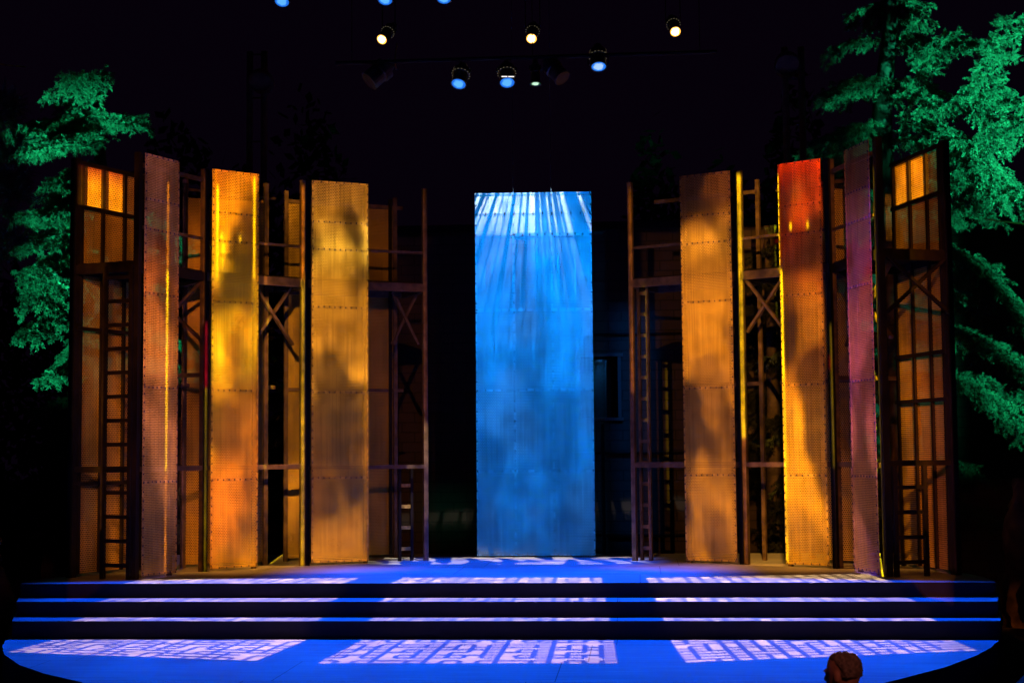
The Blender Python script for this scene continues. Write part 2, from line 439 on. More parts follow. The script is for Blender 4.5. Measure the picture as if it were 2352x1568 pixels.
T3.rail(A3, B3, 1.25, 0.05, 0.05); T3.rail(A3, B3, 4.12, 0.03, 0.035); T3.rail(RL3, RR3, 4.86, 0.04, 0.05); T3.rail(RL3, RR3, 2.3, 0.04, 0.04)
T3.xbrace(lerp(A3, B3, 0.78), B3, 2.9, 3.6, off=-0.3)
T3.ladder(lerp(A3, B3, 0.80), lerp(A3, B3, 0.905), 0.0, 1.22, BLACKSTEEL, off=-0.12, w=0.04, rung_m=TRIM)

# ---- right inner tower
A4, B4 = onz(1459, 1287), onz(1705, 1295.5)
e4, n4, w4 = wall_frame(A4, B4); off4 = -n4[:2]*0.75
RL4, RR4 = A4[:2]+off4, B4[:2]+off4
T4 = Tower('amber panel tower right of the blue panel, narrow ladder in its open bay', A4, B4, RR4, RL4)
T4.post(A4, e4, w=0.06); T4.post(B4, e4, m=BLACKSTEEL, w=0.05)
T4.platform()
P4a, P4b = lerp(A4, B4, 0.505), lerp(A4, B4, 0.975)
front_panel(T4.t, T4.org, P4a, P4b)
T4.post(lerp(A4, B4, 0.52), e4, w=0.05)
q4 = lerp(RL4, RR4, 0.28); q4b = lerp(RL4, RR4, 0.70)
T4.post(q4, e4, w=0.06); T4.post(RR4, e4, w=0.05)
r4 = sheet('rear_panel', q4, q4b, 0.04, 4.86, PERF, T4.t, T4.org)
frame_of(T4, r4, q4, q4b, (0.04,), (), BLACKSTEEL)
T4.rail(A4, B4, 1.25, 0.05, 0.07); T4.rail(A4, B4, 4.12, 0.03, 0.035); T4.rail(RL4, RR4, 4.84, 0.05, 0.05); T4.rail(q4, RR4, 2.3, 0.05, 0.05)
T4.ladder(lerp(A4, B4, 0.03), lerp(A4, B4, 0.115), 0.0, 3.62, STEEL, off=-0.12, w=0.04)

# ---- right second tower
A5, B5 = onz(1716, 1295.5), onz(1921, 1305)
e5, n5, w5 = wall_frame(A5, B5); off5 = -n5[:2]*0.75
RL5, RR5 = A5[:2]+off5+e5[:2]*0.12, B5[:2]+off5
T5 = Tower('panel tower glowing red at its top and amber towards the floor', A5, B5, RR5, RL5)
T5.post(A5, e5, w=0.06); T5.post(B5, e5, m=BLACKSTEEL, w=0.06)
T5.platform()
P5a, P5b = lerp(A5, B5, 0.475), lerp(A5, B5, 0.955)
front_panel(T5.t, T5.org, P5a, P5b)
T5.post(lerp(A5, B5, 0.50), e5, w=0.05)
T5.post(RL5+e5[:2]*0.2, e5, w=0.055); T5.post(RR5, e5, w=0.05)
r5 = sheet('rear_panel', lerp(RL5, RR5, 0.5), RR5, 0.04, 4.8, PERFOPEN, T5.t, T5.org)
T5.rail(A5, B5, 1.25, 0.05, 0.06); T5.rail(A5, B5, 4.12, 0.03, 0.035); T5.rail(RL5, RR5, 4.84, 0.05, 0.05); T5.rail(RL5, RR5, 2.3, 0.05, 0.05)
T5.xbrace(lerp(A5, B5, 0.02), lerp(A5, B5, 0.47), 2.93, 3.62, off=-0.08)

# ---- right outermost tower
A6, B6, C6 = onz(1930, 1304), onz(2041, 1324), onz(2197, 1319)
e6, n6, w6 = wall_frame(A6, B6); e6b, n6b, w6b = wall_frame(B6, C6)
D6 = C6[:2]+(A6-B6)[:2]
T6 = Tower('rightmost panel tower, purple and magenta lit, crossed braces on its open side', A6, B6, C6, D6)
T6.post(A6, e6, w=0.06); T6.post(B6, e6b, m=BLACKSTEEL, w=0.08); T6.post(C6, e6b, m=BLACKSTEEL, w=0.085); T6.post(D6, e6, w=0.05, m=BLACKSTEEL)
T6.platform(BLACKSTEEL)
P6a, P6b = lerp(A6, B6, 0.42), lerp(A6, B6, 0.93)
front_panel(T6.t, T6.org, P6a, P6b)
T6.post(lerp(A6, B6, 0.45), e6, w=0.05); T6.post(lerp(A6, B6, 0.965), e6, w=0.05)
T6.rail(A6, B6, 1.25, 0.05, 0.06); T6.rail(B6, C6, 1.27, 0.05, 0.06, BLACKSTEEL); T6.rail(A6, B6, 4.84, 0.04, 0.05); T6.rail(A6, B6, 4.12, 0.03, 0.035); T6.rail(A6, D6, 2.3, 0.05, 0.05)
T6.xbrace(lerp(B6, C6, 0.05), lerp(B6, C6, 0.95), 2.98, 3.62, BLACKSTEEL, off=0.04)
T6.xbrace(A6, B6, 2.7, 3.6, off=-0.15)
T6.ladder(lerp(B6, C6, 0.09), lerp(B6, C6, 0.53), 0.0, 1.24, BLACKSTEEL)
rear6 = sheet('rear_panel', D6, C6, 0.04, PH-0.03, PERFOPEN, T6.t, T6.org)
frame_of(T6, rear6, D6, C6, (0.03, 0.37, 0.70, 0.94), (4.95, 4.40, 2.55, 2.0))

# ------------------------------------------------------------------ hanging blue panel
P7a, P7b = onz(1096, 1279.5), onz(1368, 1278)
e7, n7, w7 = wall_frame(P7a, P7b)
org7 = V3(*((P7a+P7b)/2)[:2], 0.05)
hp = thing('hanging_panel', 'tall blue lit perforated metal panel hung on two wires at centre stage', 'metal panel', org7)
H7 = 5.02
c7 = sheet('sheet_metal', P7a, P7b, 0.02, H7, PERFC, hp, org7)
sheet('overlay_sheet', P7a, P7b, 4.42, H7-0.006, PERFD, hp, org7, 0.012)
for z in (1.17, 2.28, 3.39): 
    seam(P7a, P7b, z, 0.006, step=0.11, w_bolt=0.016).build('seam_strip', [CTRIM, DARKBOLT], hp, org7)
a70 = lerp(P7a, P7b, 0.33)
seam(a70, P7b, 4.43, 0.020, step=0.1, width=0.045, w_bolt=0.02).build('seam_strip', [CTRIM, DARKBOLT], hp, org7)
seam(P7a, P7b, 4.73, 0.016, step=0.13, width=0.006, w_bolt=0.02).build('seam_strip', [CTRIM, DARKBOLT], hp, org7)
for u in (0.012, 0.33*w7, 0.658*w7, w7-0.012):
    seam(P7a, P7b, 0.06, 0.024 if 0.1 < u < w7-0.1 else 0.006, vertical=u, z1=H7-0.01, width=0.03 if 0.1 < u < 0.5*w7 else 0.016, step=0.09, w_bolt=0.017).build('edge_trim', [CTRIM, DARKBOLT], hp, org7)
for u in (0.33, 0.655):
    q = lerp(P7a, P7b, u); MB().tube([(*q, H7-0.25), (*q, 8.2)], 0.0035, 5).build('cable', CTRIM, hp, org7)
seam(P7a, P7b, H7-0.012, 0.02, step=0.16, width=0.024).build('edge_trim', [CTRIM, DARKBOLT], hp, org7)
seam(P7a, P7b, 0.034, 0.004, step=0.06, width=0.024).build('edge_trim', [CTRIM, DARKBOLT], hp, org7)

# ------------------------------------------------------------------ stage light: one moving projector for the floor
ex, ey = V3(1, 0, 0), V3(0, 1, 0)
FZ = V3(0, 0, Z3)
FLOOR_LAMP = V3(-1.6, 1.95, 6.0)
def total(nt, parts):
    """sum of coloured beams"""
    acc = None
    for col, st in parts:
        n = nt.new('ShaderNodeVectorMath', operation='SCALE')
        nt.put(n.inputs[0], col if isinstance(col, bpy.types.NodeSocket) else tuple(col)[:3]); nt.put(n.inputs['Scale'], st)
        if acc is None: acc = n.outputs[0]
        else:
            q = nt.new('ShaderNodeVectorMath', operation='ADD'); nt.put(q.inputs[0], acc); nt.put(q.inputs[1], n.outputs[0]); acc = q.outputs[0]
    return acc, 1.0
def to_floor(p):
    p = np.array(p, float); return (FLOOR_LAMP+(p-FLOOR_LAMP)*(FLOOR_LAMP[2]-Z3)/(FLOOR_LAMP[2]-p[2]))[:2]
def blue_wash(nt, a, b):
    n = nt.noise(nt.vec(a, b, 2.0), 0.35, 2)
    mid = nt.box(a, -4.0, 0.9, b, -9, 2.3, 0.9, 0.9)          # shuttered off the towers
    mid2 = nt.m('MULTIPLY', nt.box(a, -3.3, 0.2, b, -9, 3.9, 0.45, 0.5), 0.55)
    fall = nt.mul(nt.ss(a, -7.6, -6.6), nt.ss(a, 5.0, 4.2), nt.lin(nt.ss(a, -8.0, -3.6), 0, 1, 0.5, 1.0), nt.lin(nt.ss(a, 5.4, 1.4), 0, 1, 0.5, 1.0), nt.m('MAXIMUM', nt.ss(nt.m('ADD', b, nt.m('MULTIPLY', nt.m('MAXIMUM', nt.m('SUBTRACT', nt.m('ABSOLUTE', nt.m('ADD', a, 1.6)), 3.0), 0.0), 0.22)), 0.75, 0.35), nt.m('MAXIMUM', mid, mid2)), nt.ss(b, -7.5, -1.5))
    obl = nt.m('ADD', 1.0, nt.m('MULTIPLY', nt.m('POWER', nt.m('ADD', a, 1.6), 2.0), 0.022))
    return nt.mix(nt.ss(b, 0.4, -2.0), (0.0, 0.092, 1.0), (0.0, 0.098, 1.0)), nt.mul(nt.lin(n, 0.3, 0.7, 0.88, 1.36), fall, obl)
def quad_lattice(nt, a, b, px, ncol, nrow, seed, gain):
    """lattice window gobo thrown steeply down across apron, steps and deck"""
    pts = [to_floor(onz(*q)) for q in px]
    BL, BR, TR, TL = pts
    def line(p, q, inside):
        d = (q-p)/np.linalg.norm(q-p); n = np.array([-d[1], d[0]])
        if n@(inside-p) < 0: n = -n
        return n, -(n@p)
    c = sum(pts)/4; ls = [line(BL, TL, c), line(BR, TR, c), line(BL, BR, c), line(TL, TR, c)]
    dL, dR, dB, dT = [nt.m('ADD', nt.m('MULTIPLY_ADD', a, float(n[0]), float(k)), nt.m('MULTIPLY', b, float(n[1]))) for n, k in ls]
    s = nt.m('MULTIPLY', nt.m('DIVIDE', dL, nt.m('ADD', dL, dR)), float(ncol)); t = nt.m('MULTIPLY', nt.m('DIVIDE', dB, nt.m('ADD', dB, dT)), float(nrow))
    ix = nt.m('FLOOR', nt.m('ADD', s, 0.5)); jy = nt.m('FLOOR', t); iy = nt.m('FLOOR', nt.m('ADD', t, 0.5)); jx = nt.m('FLOOR', s)
    mod = lambda v, k: nt.m('MODULO', nt.m('ADD', v, k*4.0), float(k))
    hv = nt.white(nt.vec(mod(ix, 7), mod(jy, 6), seed)); hh = nt.white(nt.vec(mod(jx, 7), mod(iy, 6), seed+0.37))
    bv = nt.mul(nt.ss(nt.m('ABSOLUTE', nt.m('SUBTRACT', s, ix)), 0.24, 0.10), nt.m('GREATER_THAN', hv, 0.22))
    bh = nt.mul(nt.ss(nt.m('ABSOLUTE', nt.m('SUBTRACT', t, iy)), 0.32, 0.16), nt.m('GREATER_THAN', hh, 0.16))
    open_ = nt.m('SUBTRACT', 1.0, nt.m('MAXIMUM', bv, bh))
    ins = nt.mul(nt.ss(dL, 0.0, 0.04), nt.ss(dR, 0.0, 0.04), nt.ss(dB, 0.0, 0.04), nt.ss(dT, 0.0, 0.10))
    return (1.30, 0.66, 0.26), nt.mul(nt.lin(open_, 0, 1, 0.06, 1.0), ins, gain)
def slat_floor(nt, a, b):
    c = nt.m('ADD', a, nt.m('MULTIPLY', b, 0.25))
    n = nt.noise(nt.vec(nt.m('MULTIPLY', c, 4.2), nt.m('MULTIPLY', b, 1.1), 5.0), 1.0, 0)
    n2 = nt.noise(nt.vec(nt.m('MULTIPLY', a, 1.2), nt.m('MULTIPLY', b, 4.0), 2.0), 1.0, 1)
    return (1.25, 0.85, 0.46), nt.mul(nt.ss(n, 0.47, 0.53), nt.lin(nt.ss(n2, 0.40, 0.55), 0, 1, 0.2, 1.0), nt.box(a, -3.7, 0.15, b, 2.9, 4.26, 0.35, 0.05))
def pool(nt, a, b, cx, cy, rx, ry):
    d = nt.m('SQRT', nt.m('ADD', nt.m('POWER', nt.m('DIVIDE', nt.m('SUBTRACT', a, cx), rx), 2.0), nt.m('POWER', nt.m('DIVIDE', nt.m('SUBTRACT', b, cy), ry), 2.0)))
    return (0.85, 0.26, 0.03), nt.m('MULTIPLY', nt.ss(d, 1.25, 0.4), 0.36)
def floor_build(nt, a, b):
    return total(nt, [blue_wash(nt, a, b),
        quad_lattice(nt, a, b, ((722, 1523, Z3), (1425, 1523, Z3), (1386, 1325, 0), (925, 1325, 0)), 17, 17, 1.0, 0.72),
        quad_lattice(nt, a, b, ((10, 1497, Z3), (592, 1518, Z3), (832, 1326, 0), (330, 1329, 0)), 17, 17, 4.0, 1.15),
        quad_lattice(nt, a, b, ((1570, 1521, Z3), (2252, 1493, Z3), (1995, 1316, 0), (1478, 1326, 0)), 17, 17, 8.0, 1.2),
        (slat_floor(nt, a, b)[0], nt.m('MULTIPLY', slat_floor(nt, a, b)[1], 0.5)),
        pool(nt, a, b, -5.5, 2.1, 2.4, 0.95), pool(nt, a, b, 2.3, 2.3, 2.5, 0.95)])
lantern('floor_projector', FLOOR_LAMP, (-1.6, 0.2, Z3), 6500, floor_build, cone=R(118), radius=0.005, focus=(FZ, ex, ey, UP))

# ------------------------------------------------------------------ stage light: one profile lantern for each tower
YEL, ORG = srgb(255, 205, 10), srgb(255, 150, 10)
def tower_light(loc, P0, P1, H, stops, accent, energy, seed, slits=(), wash=None, scale=1.0, amount=0.6, lo=0.3, radius=0.012, bmul=1.0):
    """panel beam (gel ramp over its height, cloud gobo), narrow front slits on posts and panels in place of light from behind and beside, dim broken wash on the frames"""
    e, n, w = wall_frame(P0, P1); p0 = V3(P0[0], P0[1], 0)+n*0.06
    loc = np.array(loc, float)
    def on_plane(px, py):
        d = ray(px, py); q = CAM+d*((n@(p0-CAM))/(n@d)); return float(e@(q-p0)), float(q[2])
    tgt = p0+e*w/2+UP*H/2
    G = lambda c: (gel(c)[0], gel(c)[1]*1.12, gel(c)[2]*bmul)
    def build(nt, a, b):
        n1 = nt.noise(nt.vec(a, nt.m('MULTIPLY', b, 0.5), seed), 1.7*scale, 1.5)
        n2 = nt.noise(nt.vec(a, nt.m('MULTIPLY', b, 0.6), seed+7.3), 1.3*scale, 1.5)
        col = nt.ramp(nt.m('DIVIDE', b, H), [(p, G(c)) for p, c in stops])
        col = nt.mix(nt.mul(nt.ss(n2, 0.47, 0.60), amount), col, G(accent))
        parts = [(col, nt.mul(nt.box(a, 0.0, w, b, -0.02, H+0.04, 0.015), nt.lin(nt.ss(n1, 0.39, 0.58), 0, 1, lo, 1.25)))]
        for (px, py, wd, yt, yb, c, g) in slits:  # front stripes stand in for light from behind and the sides
            a0, _ = on_plane(px, py); a1, z1 = on_plane(px, yt); _, z0 = on_plane(px, yb); hw = wd/188/2
            k = nt.lin(nt.noise(nt.vec(px*0.37, b, 0.0), 1.0, 2), 0.33, 0.62, 0.35, 1.1)
            parts.append((c, nt.mul(nt.box(a, a0-hw, a0+hw, b, z0, z1, 0.006, 0.04), k, g)))
        if wash:
            x0, x1, g, c = wash; a0, a1 = on_plane(x0, 1300)[0], on_plane(x1, 1300)[0]
            m = nt.noise(nt.vec(a, nt.m('MULTIPLY', b, 0.6), seed+1.7), 1.0, 2)
            parts.append((gel(c), nt.mul(nt.box(a, a0, a1, b, 0.0, H+0.15, 0.04), nt.lin(nt.ss(m, 0.36, 0.62), 0, 1, 0.2, 1.0), nt.m('SUBTRACT', 1.0, nt.box(a, 0.0, w, b, -1, H+1, 0.01)), g)))
        return total(nt, parts)
    lantern('tower_profile', loc, tgt, energy, build, cone=R(33), blend=0.02, radius=radius, focus=(p0, e, UP, n))
AMB = (255, 165, 60)
EN = 30000
tower_light((-3.2, -9.5, 5.6), P1a, P1b, PH,
    [(0.0, (158, 95, 90)), (0.22, (165, 98, 92)), (0.4, (170, 95, 80)), (0.55, (205, 112, 62)), (0.7, (175, 85, 48)), (0.80, (62, 18, 14)), (0.86, (72, 22, 14)), (1.0, (100, 32, 20))],
    (95, 55, 66), EN*1.0, 1.0, [(379, 1321, 5, 420, 610, ORG, 1.5), (379, 1321, 5, 620, 1080, YEL, 2.2), (379, 1321, 6, 1090, 1320, ORG, 1.0),
     (470, 1312, 8, 890, 1310, YEL, 3.5), (470, 1312, 9, 740, 888, (1.0, 0.012, 0.03), 5.0), (463, 1312, 8, 392, 740, ORG, 0.25)], (150, 462, 0.14, (255, 140, 50)), lo=0.30, amount=0.75, bmul=2.4)
tower_light((-3.0, -9.5, 5.6), P2a, P2b, PH,
    [(0.0, (190, 112, 30)), (0.22, (185, 108, 26)), (0.35, (225, 145, 25)), (0.5, (250, 185, 30)), (0.62, (215, 150, 15)), (0.75, (215, 155, 22)), (0.87, (215, 128, 16)), (1.0, (188, 100, 14))],
    (190, 84, 14), EN*1.28, 3.4, [(495, 1311, 5, 425, 640, YEL, 1.5), (503, 1310, 6, 538, 550, YEL, 1.0), (548, 1308, 6, 542, 554, YEL, 1.0), (581, 1306, 6, 410, 640, YEL, 1.6), (607, 1296, 7, 445, 650, ORG, 0.8), (607, 1296, 6, 650, 1240, YEL, 1.0),  # short yellow marks stand in for back light showing through seam holes
     (693, 1298, 10, 640, 1296, YEL, 1.8), (693, 1298, 10, 425, 640, ORG, 1.3)], (586, 690, 0.42, AMB), lo=0.12, amount=0.65)
tower_light((-1.2, -9.5, 5.8), P3a, P3b, PH,
    [(0.0, (172, 105, 35)), (0.2, (140, 82, 34)), (0.38, (140, 88, 30)), (0.5, (205, 135, 60)), (0.62, (165, 105, 45)), (0.74, (190, 130, 62)), (0.83, (250, 195, 120)), (0.88, (225, 165, 105)), (0.91, (115, 75, 45)), (1.0, (112, 68, 40))],
    (120, 76, 24), EN*1.15, 5.2, [(977, 1287, 8, 435, 1285, ORG, 0.12)], (842, 985, 0.05, (255, 150, 60)), lo=0.18, amount=0.7, scale=1.2)
tower_light((-1.0, -9.5, 5.8), P4a, P4b, PH,
    [(0.0, (175, 104, 32)), (0.3, (178, 106, 34)), (0.5, (205, 122, 42)), (0.64, (200, 120, 48)), (0.75, (150, 88, 36)), (0.83, (205, 128, 64)), (0.88, (140, 80, 40)), (0.92, (82, 40, 28)), (1.0, (78, 36, 26))],
    (92, 50, 40), EN*0.95, 9.6, [(1713, 1295, 11, 395, 1000, YEL, 3.4), (1713, 1295, 11, 1000, 1290, ORG, 0.6), (1459, 1287, 10, 430, 900, ORG, 0.55),
     (1487, 1286, 9, 650, 960, YEL, 0.35), (1487, 1286, 9, 1080, 1280, ORG, 0.18)], (1440, 1580, 0.07, AMB), lo=0.12, amount=0.7, scale=1.2)
tower_light((0.8, -9.5, 5.6), P5a, P5b, PH,
    [(0.0, (188, 112, 22)), (0.35, (210, 130, 24)), (0.5, (190, 100, 18)), (0.58, (168, 84, 16)), (0.68, (190, 82, 12)), (0.78, (205, 62, 8)), (0.9, (198, 46, 6)), (1.0, (176, 38, 8))],
    (118, 70, 22), EN*1.45, 12.1, [(1833, 1301, 6, 510, 525, YEL, 1.1), (1873, 1303, 6, 506, 521, YEL, 1.1), (1804, 1300, 6, 400, 620, YEL, 1.4), (1809, 1300, 6, 620, 1290, YEL, 1.6), (1921, 1304, 5, 740, 1070, YEL, 1.5), (1918, 1304, 7, 815, 845, (1, 0.01, 0.01), 1.2)],  # the two short marks imitate back light coming through the seams
    (1722, 1800, 0.5, AMB), lo=0.12, amount=0.65)
tower_light((1.2, -9.5, 5.6), P6a, P6b, PH,
    [(0.0, (135, 78, 70)), (0.25, (170, 90, 78)), (0.42, (178, 74, 96)), (0.58, (150, 66, 84)), (0.66, (138, 50, 66)), (0.69, (120, 8, 40)), (0.76, (130, 16, 48)), (0.78, (84, 38, 50)), (0.88, (62, 24, 44)), (0.9, (26, 7, 22)), (1.0, (24, 5, 20))],
    (100, 42, 90), EN*1.2, 14.8, [(2029, 1323, 9, 375, 1322, YEL, 3.5)], (1925, 2185, 0.08, (255, 140, 50)), lo=0.30, amount=0.8, bmul=4.6)
tower_light((-0.9, -9.5, 5.4), P7a, P7b, H7,
    [(0.0, (2, 128, 228)), (0.3, (3, 126, 224)), (0.6, (10, 124, 216)), (0.8, (4, 122, 212)), (1.0, (2, 116, 204))],
    (50, 132, 215), EN*0.215, 20.0, lo=0.74, scale=1.1, amount=0.75)
# narrow white streaks raking down from just above the panel's head
def streaks(nt, a, b):
    k = nt.m('DIVIDE', nt.m('SUBTRACT', a, w7*0.52), nt.m('SUBTRACT', H7+1.65, b))
    n = nt.noise(nt.vec(k, 0.0, 4.2), 24.0, 1.0)
    n2 = nt.noise(nt.vec(nt.m('MULTIPLY', k, 3.0), nt.m('MULTIPLY', b, 0.6), 1.2), 2.2, 2)
    s = nt.ss(n, 0.485, 0.55)
    fade = nt.ramp(nt.m('DIVIDE', b, 5.0), [(0.0, (0, 0, 0)), (0.55, (0, 0, 0)), (0.70, (0.06,)*3), (0.87, (0.20,)*3), (0.882, (0.20,)*3), (0.884, (0.75,)*3), (0.94, (0.75,)*3), (0.945, (1, 1, 1)), (1.0, (1, 1, 1))])
    fd = nt.new('ShaderNodeRGBToBW'); nt.put(fd.inputs[0], fade)
    return (1.0, 0.92, 0.72), nt.mul(s, fd.outputs[0], nt.lin(n2, 0.35, 0.6, 0.35, 1.0), nt.box(a, -0.02, w7+0.02, b, 0.0, H7+0.05, 0.02))
tp7 = V3(*lerp(P7a, P7b, 0.52), 0)+n7*1.25
lantern('streak_gobo', (tp7[0], tp7[1], H7+1.65), (*lerp(P7a, P7b, 0.52), 3.9), 1500, streaks, cone=R(70), radius=0.01, focus=(V3(P7a[0], P7a[1], 0), e7, UP, n7))

# lit window panes at the rear of the outermost towers
def pane_light(loc, P0, P1, u0, u1, z0, z1, energy, redtop, wash, dim):
    """two panes shuttered out bright, the rest of the rear panel washed dimly"""
    e, n, w = wall_frame(P0, P1)
    def build(nt, a, b):
        nn = nt.noise(nt.vec(a, nt.m('MULTIPLY', b, 2.0), 3.0), 2.5, 2)
        col = nt.ramp(nt.lin(b, z0, z1, 0, 1), [(0, (1.0, 0.36, 0.012)), (0.55, (1.0, 0.32, 0.010)), (1.0, redtop)])
        parts = [(col, nt.mul(nt.box(a, u0*w, u1*w, b, z0, z1, 0.012), nt.lin(nn, 0.35, 0.6, 0.6, 1.1)))]
        m = nt.noise(nt.vec(a, nt.m('MULTIPLY', b, 0.5), 9.0), 1.6, 2)
        wc = nt.ramp(nt.m('DIVIDE', a, w), [(p, gel(c)) for p, c in wash])
        parts.append((wc, nt.mul(nt.box(a, 0.0, w, b, 0.0, z0-0.05, 0.01), nt.lin(nt.ss(m, 0.36, 0.62), 0, 1, 0.35, 1.0), nt.lin(nt.ss(b, 3.0, 2.2), 0, 1, 0.36, 1.0), dim)))
        return total(nt, parts)
    P0 = V3(P0[0], P0[1], 0); t = P0+e*w*0.5+UP*2.5
    lantern('pane_profile', loc, t, energy, build, cone=R(36), blend=0.02, radius=0.01, focus=(P0, e, UP, n))
pane_light((-6.4, -8.0, 4.4), A, Dd, 0.075, 0.665, 4.44, 4.93, 40000, (0.45, 0.05, 0.02), [(0.0, (60, 42, 38)), (0.3, (90, 60, 38)), (0.36, (140, 80, 34)), (0.66, (160, 90, 26)), (0.72, (205, 125, 20)), (1.0, (190, 115, 20))], 0.40)
pane_light((2.6, -8.0, 4.4), D6, C6, 0.05, 0.685, 4.43, 4.92, 42000, (1.0, 0.32, 0.010), [(0.0, (225, 140, 22)), (0.35, (190, 100, 26)), (0.6, (170, 85, 30)), (0.72, (120, 55, 45)), (1.0, (95, 45, 50))], 0.50)

# ------------------------------------------------------------------ overhead rig
def disc(mb, c, ax, r, seg=20, mi=0):
    ax = np.array(ax, float); ax /= np.linalg.norm(ax); a = np.cross(ax, V3(0, 1, 0.2)); a /= np.linalg.norm(a); b = np.cross(ax, a)
    vs = [c]+[c+r*(math.cos(2*math.pi*k/seg)*a+math.sin(2*math.pi*k/seg)*b) for k in range(seg)]
    return mb.add(vs, [(0, 1+k, 1+(k+1) % seg) for k in range(seg)], mi)
def lens_mat(name, core, rim, s_core, s_rim, power=1.0):
    m = bpy.data.materials.new(name); m.use_nodes = True
    nt = NT(m.node_tree); nt.n.remove(nt.n['Principled BSDF']); em = nt.new('ShaderNodeEmission')
    uv = nt.new('ShaderNodeUVMap').outputs[0]
    L = nt.new('ShaderNodeVectorMath', operation='LENGTH'); nt.put(L.inputs[0], uv); r = L.outputs['Value']
    n = nt.noise(uv, 2.2, 1)
    r2 = nt.m('ADD', r, nt.m('MULTIPLY', nt.m('SUBTRACT', n, 0.5), 0.5))
    f = nt.ss(r2, 0.55, 0.85)
    nt.put(em.inputs[0], nt.mix(f, core, rim)); nt.put(em.inputs[1], nt.lin(f, 0, 1, s_core, s_rim))
    nt.l.new(em.outputs[0], nt.n['Material Output'].inputs[0]); return m
LENS_W = lens_mat('warm_lens', (1.0, 0.83, 0.52), (1.0, 0.42, 0.04), 9.0, 2.5)
LENS_B = lens_mat('blue_gel_lens', (0.10, 0.42, 1.0), (0.015, 0.19, 0.95), 1.15, 0.85)
LENS_P = lens_mat('pale_blue_lens', (0.42, 0.66, 1.0), (0.01, 0.22, 1.0), 1.0, 0.9)
LENS_S = lens_mat('white_slot', (1, 0.95, 0.9), (1, 0.95, 0.9), 1.2, 1.2)
LENS_G = lens_mat('pale_green_lens', (0.65, 1.0, 0.75), (0.03, 0.16, 0.06), 1.0, 0.35)
def lamp(label, px, py, y, r, length, axis, lens, body_r=None, group='lit lanterns hanging over the stage', name='stage_lantern', pipe_z=None, slots=True, slit=False):
    """profile lantern: lens at the sighted point, body going back along -axis, yoke and clamp up to its pipe"""
    c = ony(px, py, y); ax = np.array(axis, float); ax /= np.linalg.norm(ax); br = body_r or r*1.12
    top = c-ax*length
    t = thing(name, label, 'stage light', top, group)
    mb = MB().tube([c+ax*0.01, c-ax*0.02, c-ax*length*0.42, c-ax*length*0.45, c-ax*length*0.72, c-ax*length*0.76, c-ax*length],
                   [br, br, br*0.98, br*1.12, br*1.12, br*0.7, br*0.55], 20)
    o = mb.build('body', BLACKPAINT, t, top, smooth=False)
    s_ = np.cross(ax, UP); s_ /= (np.linalg.norm(s_)+1e-9); u_ = np.cross(s_, ax)
    if slots:    # ring of vent slots that leak light
        vb = MB()
        for k in range(16):
            g = 2*math.pi*k/16; p = c-ax*length*0.46+(s_*math.cos(g)+u_*math.sin(g))*br*1.125
            vb.beam(p-ax*0.004, p+ax*0.004, 0.012, 0.006)
        vb.build('vent_slot', VENT, o, top)
    if slit:     # light leaking from the gel frame slot above the lens
        for sg in (-1, 1): MB().beam(c+u_*r*1.22+s_*sg*0.006+ax*0.02, c+u_*r*1.22+s_*sg*0.075+ax*0.02, 0.012, 0.01).build('gel_slot', LENS_S, o, top)
    lb = MB(); disc(lb, c+ax*0.016, ax, r)
    lb.uv = [(0, 0)]+[(math.cos(2*math.pi*k/20), math.sin(2*math.pi*k/20)) for k in range(20)]
    lb.build('lens', lens, t, top)
    rim = MB(); pts = []
    for k in range(21): 
        g = 2*math.pi*k/20; pts.append(c+ax*0.014+(s_*math.cos(g)+u_*math.sin(g))*r*1.08)
    rim.tube(pts, 0.008, 5, cap=False).build('rim', BLACKPAINT, o, top)
    m_ = c-ax*length*0.55; pz = pipe_z if pipe_z is not None else top[2]+0.22
    yk = MB()
    for sg in (-1, 1): yk.beam(m_+s_*sg*br*1.25, V3(m_[0], m_[1], pz-0.10)+s_*sg*br*1.25, 0.012, 0.03)
    q = V3(m_[0], m_[1], pz-0.10); yk.beam(q-s_*br*1.25, q+s_*br*1.25, 0.03, 0.012); yk.build('yoke', BLACKPAINT, t, top)
    MB().beam(q, q+UP*0.12, 0.04, 0.05).build('clamp', BLACKPAINT, t, top)
    return V3(m_[0], m_[1], pz)
VENT = bpy.data.materials.new('vent_glow'); VENT.use_nodes = True
_v = NT(VENT.node_tree); _v.n['Principled BSDF'].inputs['Base Color'].default_value = (0.05, 0.05, 0.05, 1)
_v.n['Principled BSDF'].inputs['Emission Color'].default_value = (1, 0.85, 0.5, 1); _v.n['Principled BSDF'].inputs['Emission Strength'].default_value = 0.14

YP1, YP2 = 2.6, 1.2
z_w = ony(1221, 20, YP1)[2]; z_b = ony(1165, 162, YP2)[2]
lamp('warm white lantern, leftmost of the three with glowing yellow-rimmed lenses', 878, 90, YP1, 0.068, 0.42, (-0.26, -0.74, -0.66), LENS_W, pipe_z=z_w+0.3)
lamp('warm white lantern above the centre panel, middle of the three warm lenses', 1221, 88, YP1, 0.068, 0.42, (-0.02, -0.76, -0.66), LENS_W, pipe_z=z_w+0.3)
lamp('warm white lantern hanging highest and farthest right over the stage', 1551, 72, YP1, 0.068, 0.42, (0.10, -0.76, -0.66), LENS_W, pipe_z=z_w+0.3)
lamp('blue gelled lantern, left of the close pair above the hanging panel', 1054, 191, YP2, 0.086, 0.30, (-0.12, -0.50, -0.85), LENS_B, pipe_z=z_b+0.15)
lamp('blue gelled lantern, right of the close pair, white slot lit above its lens', 1165, 188, YP2, 0.086, 0.30, (0.08, -0.50, -0.85), LENS_B, pipe_z=z_b+0.15, slit=True)
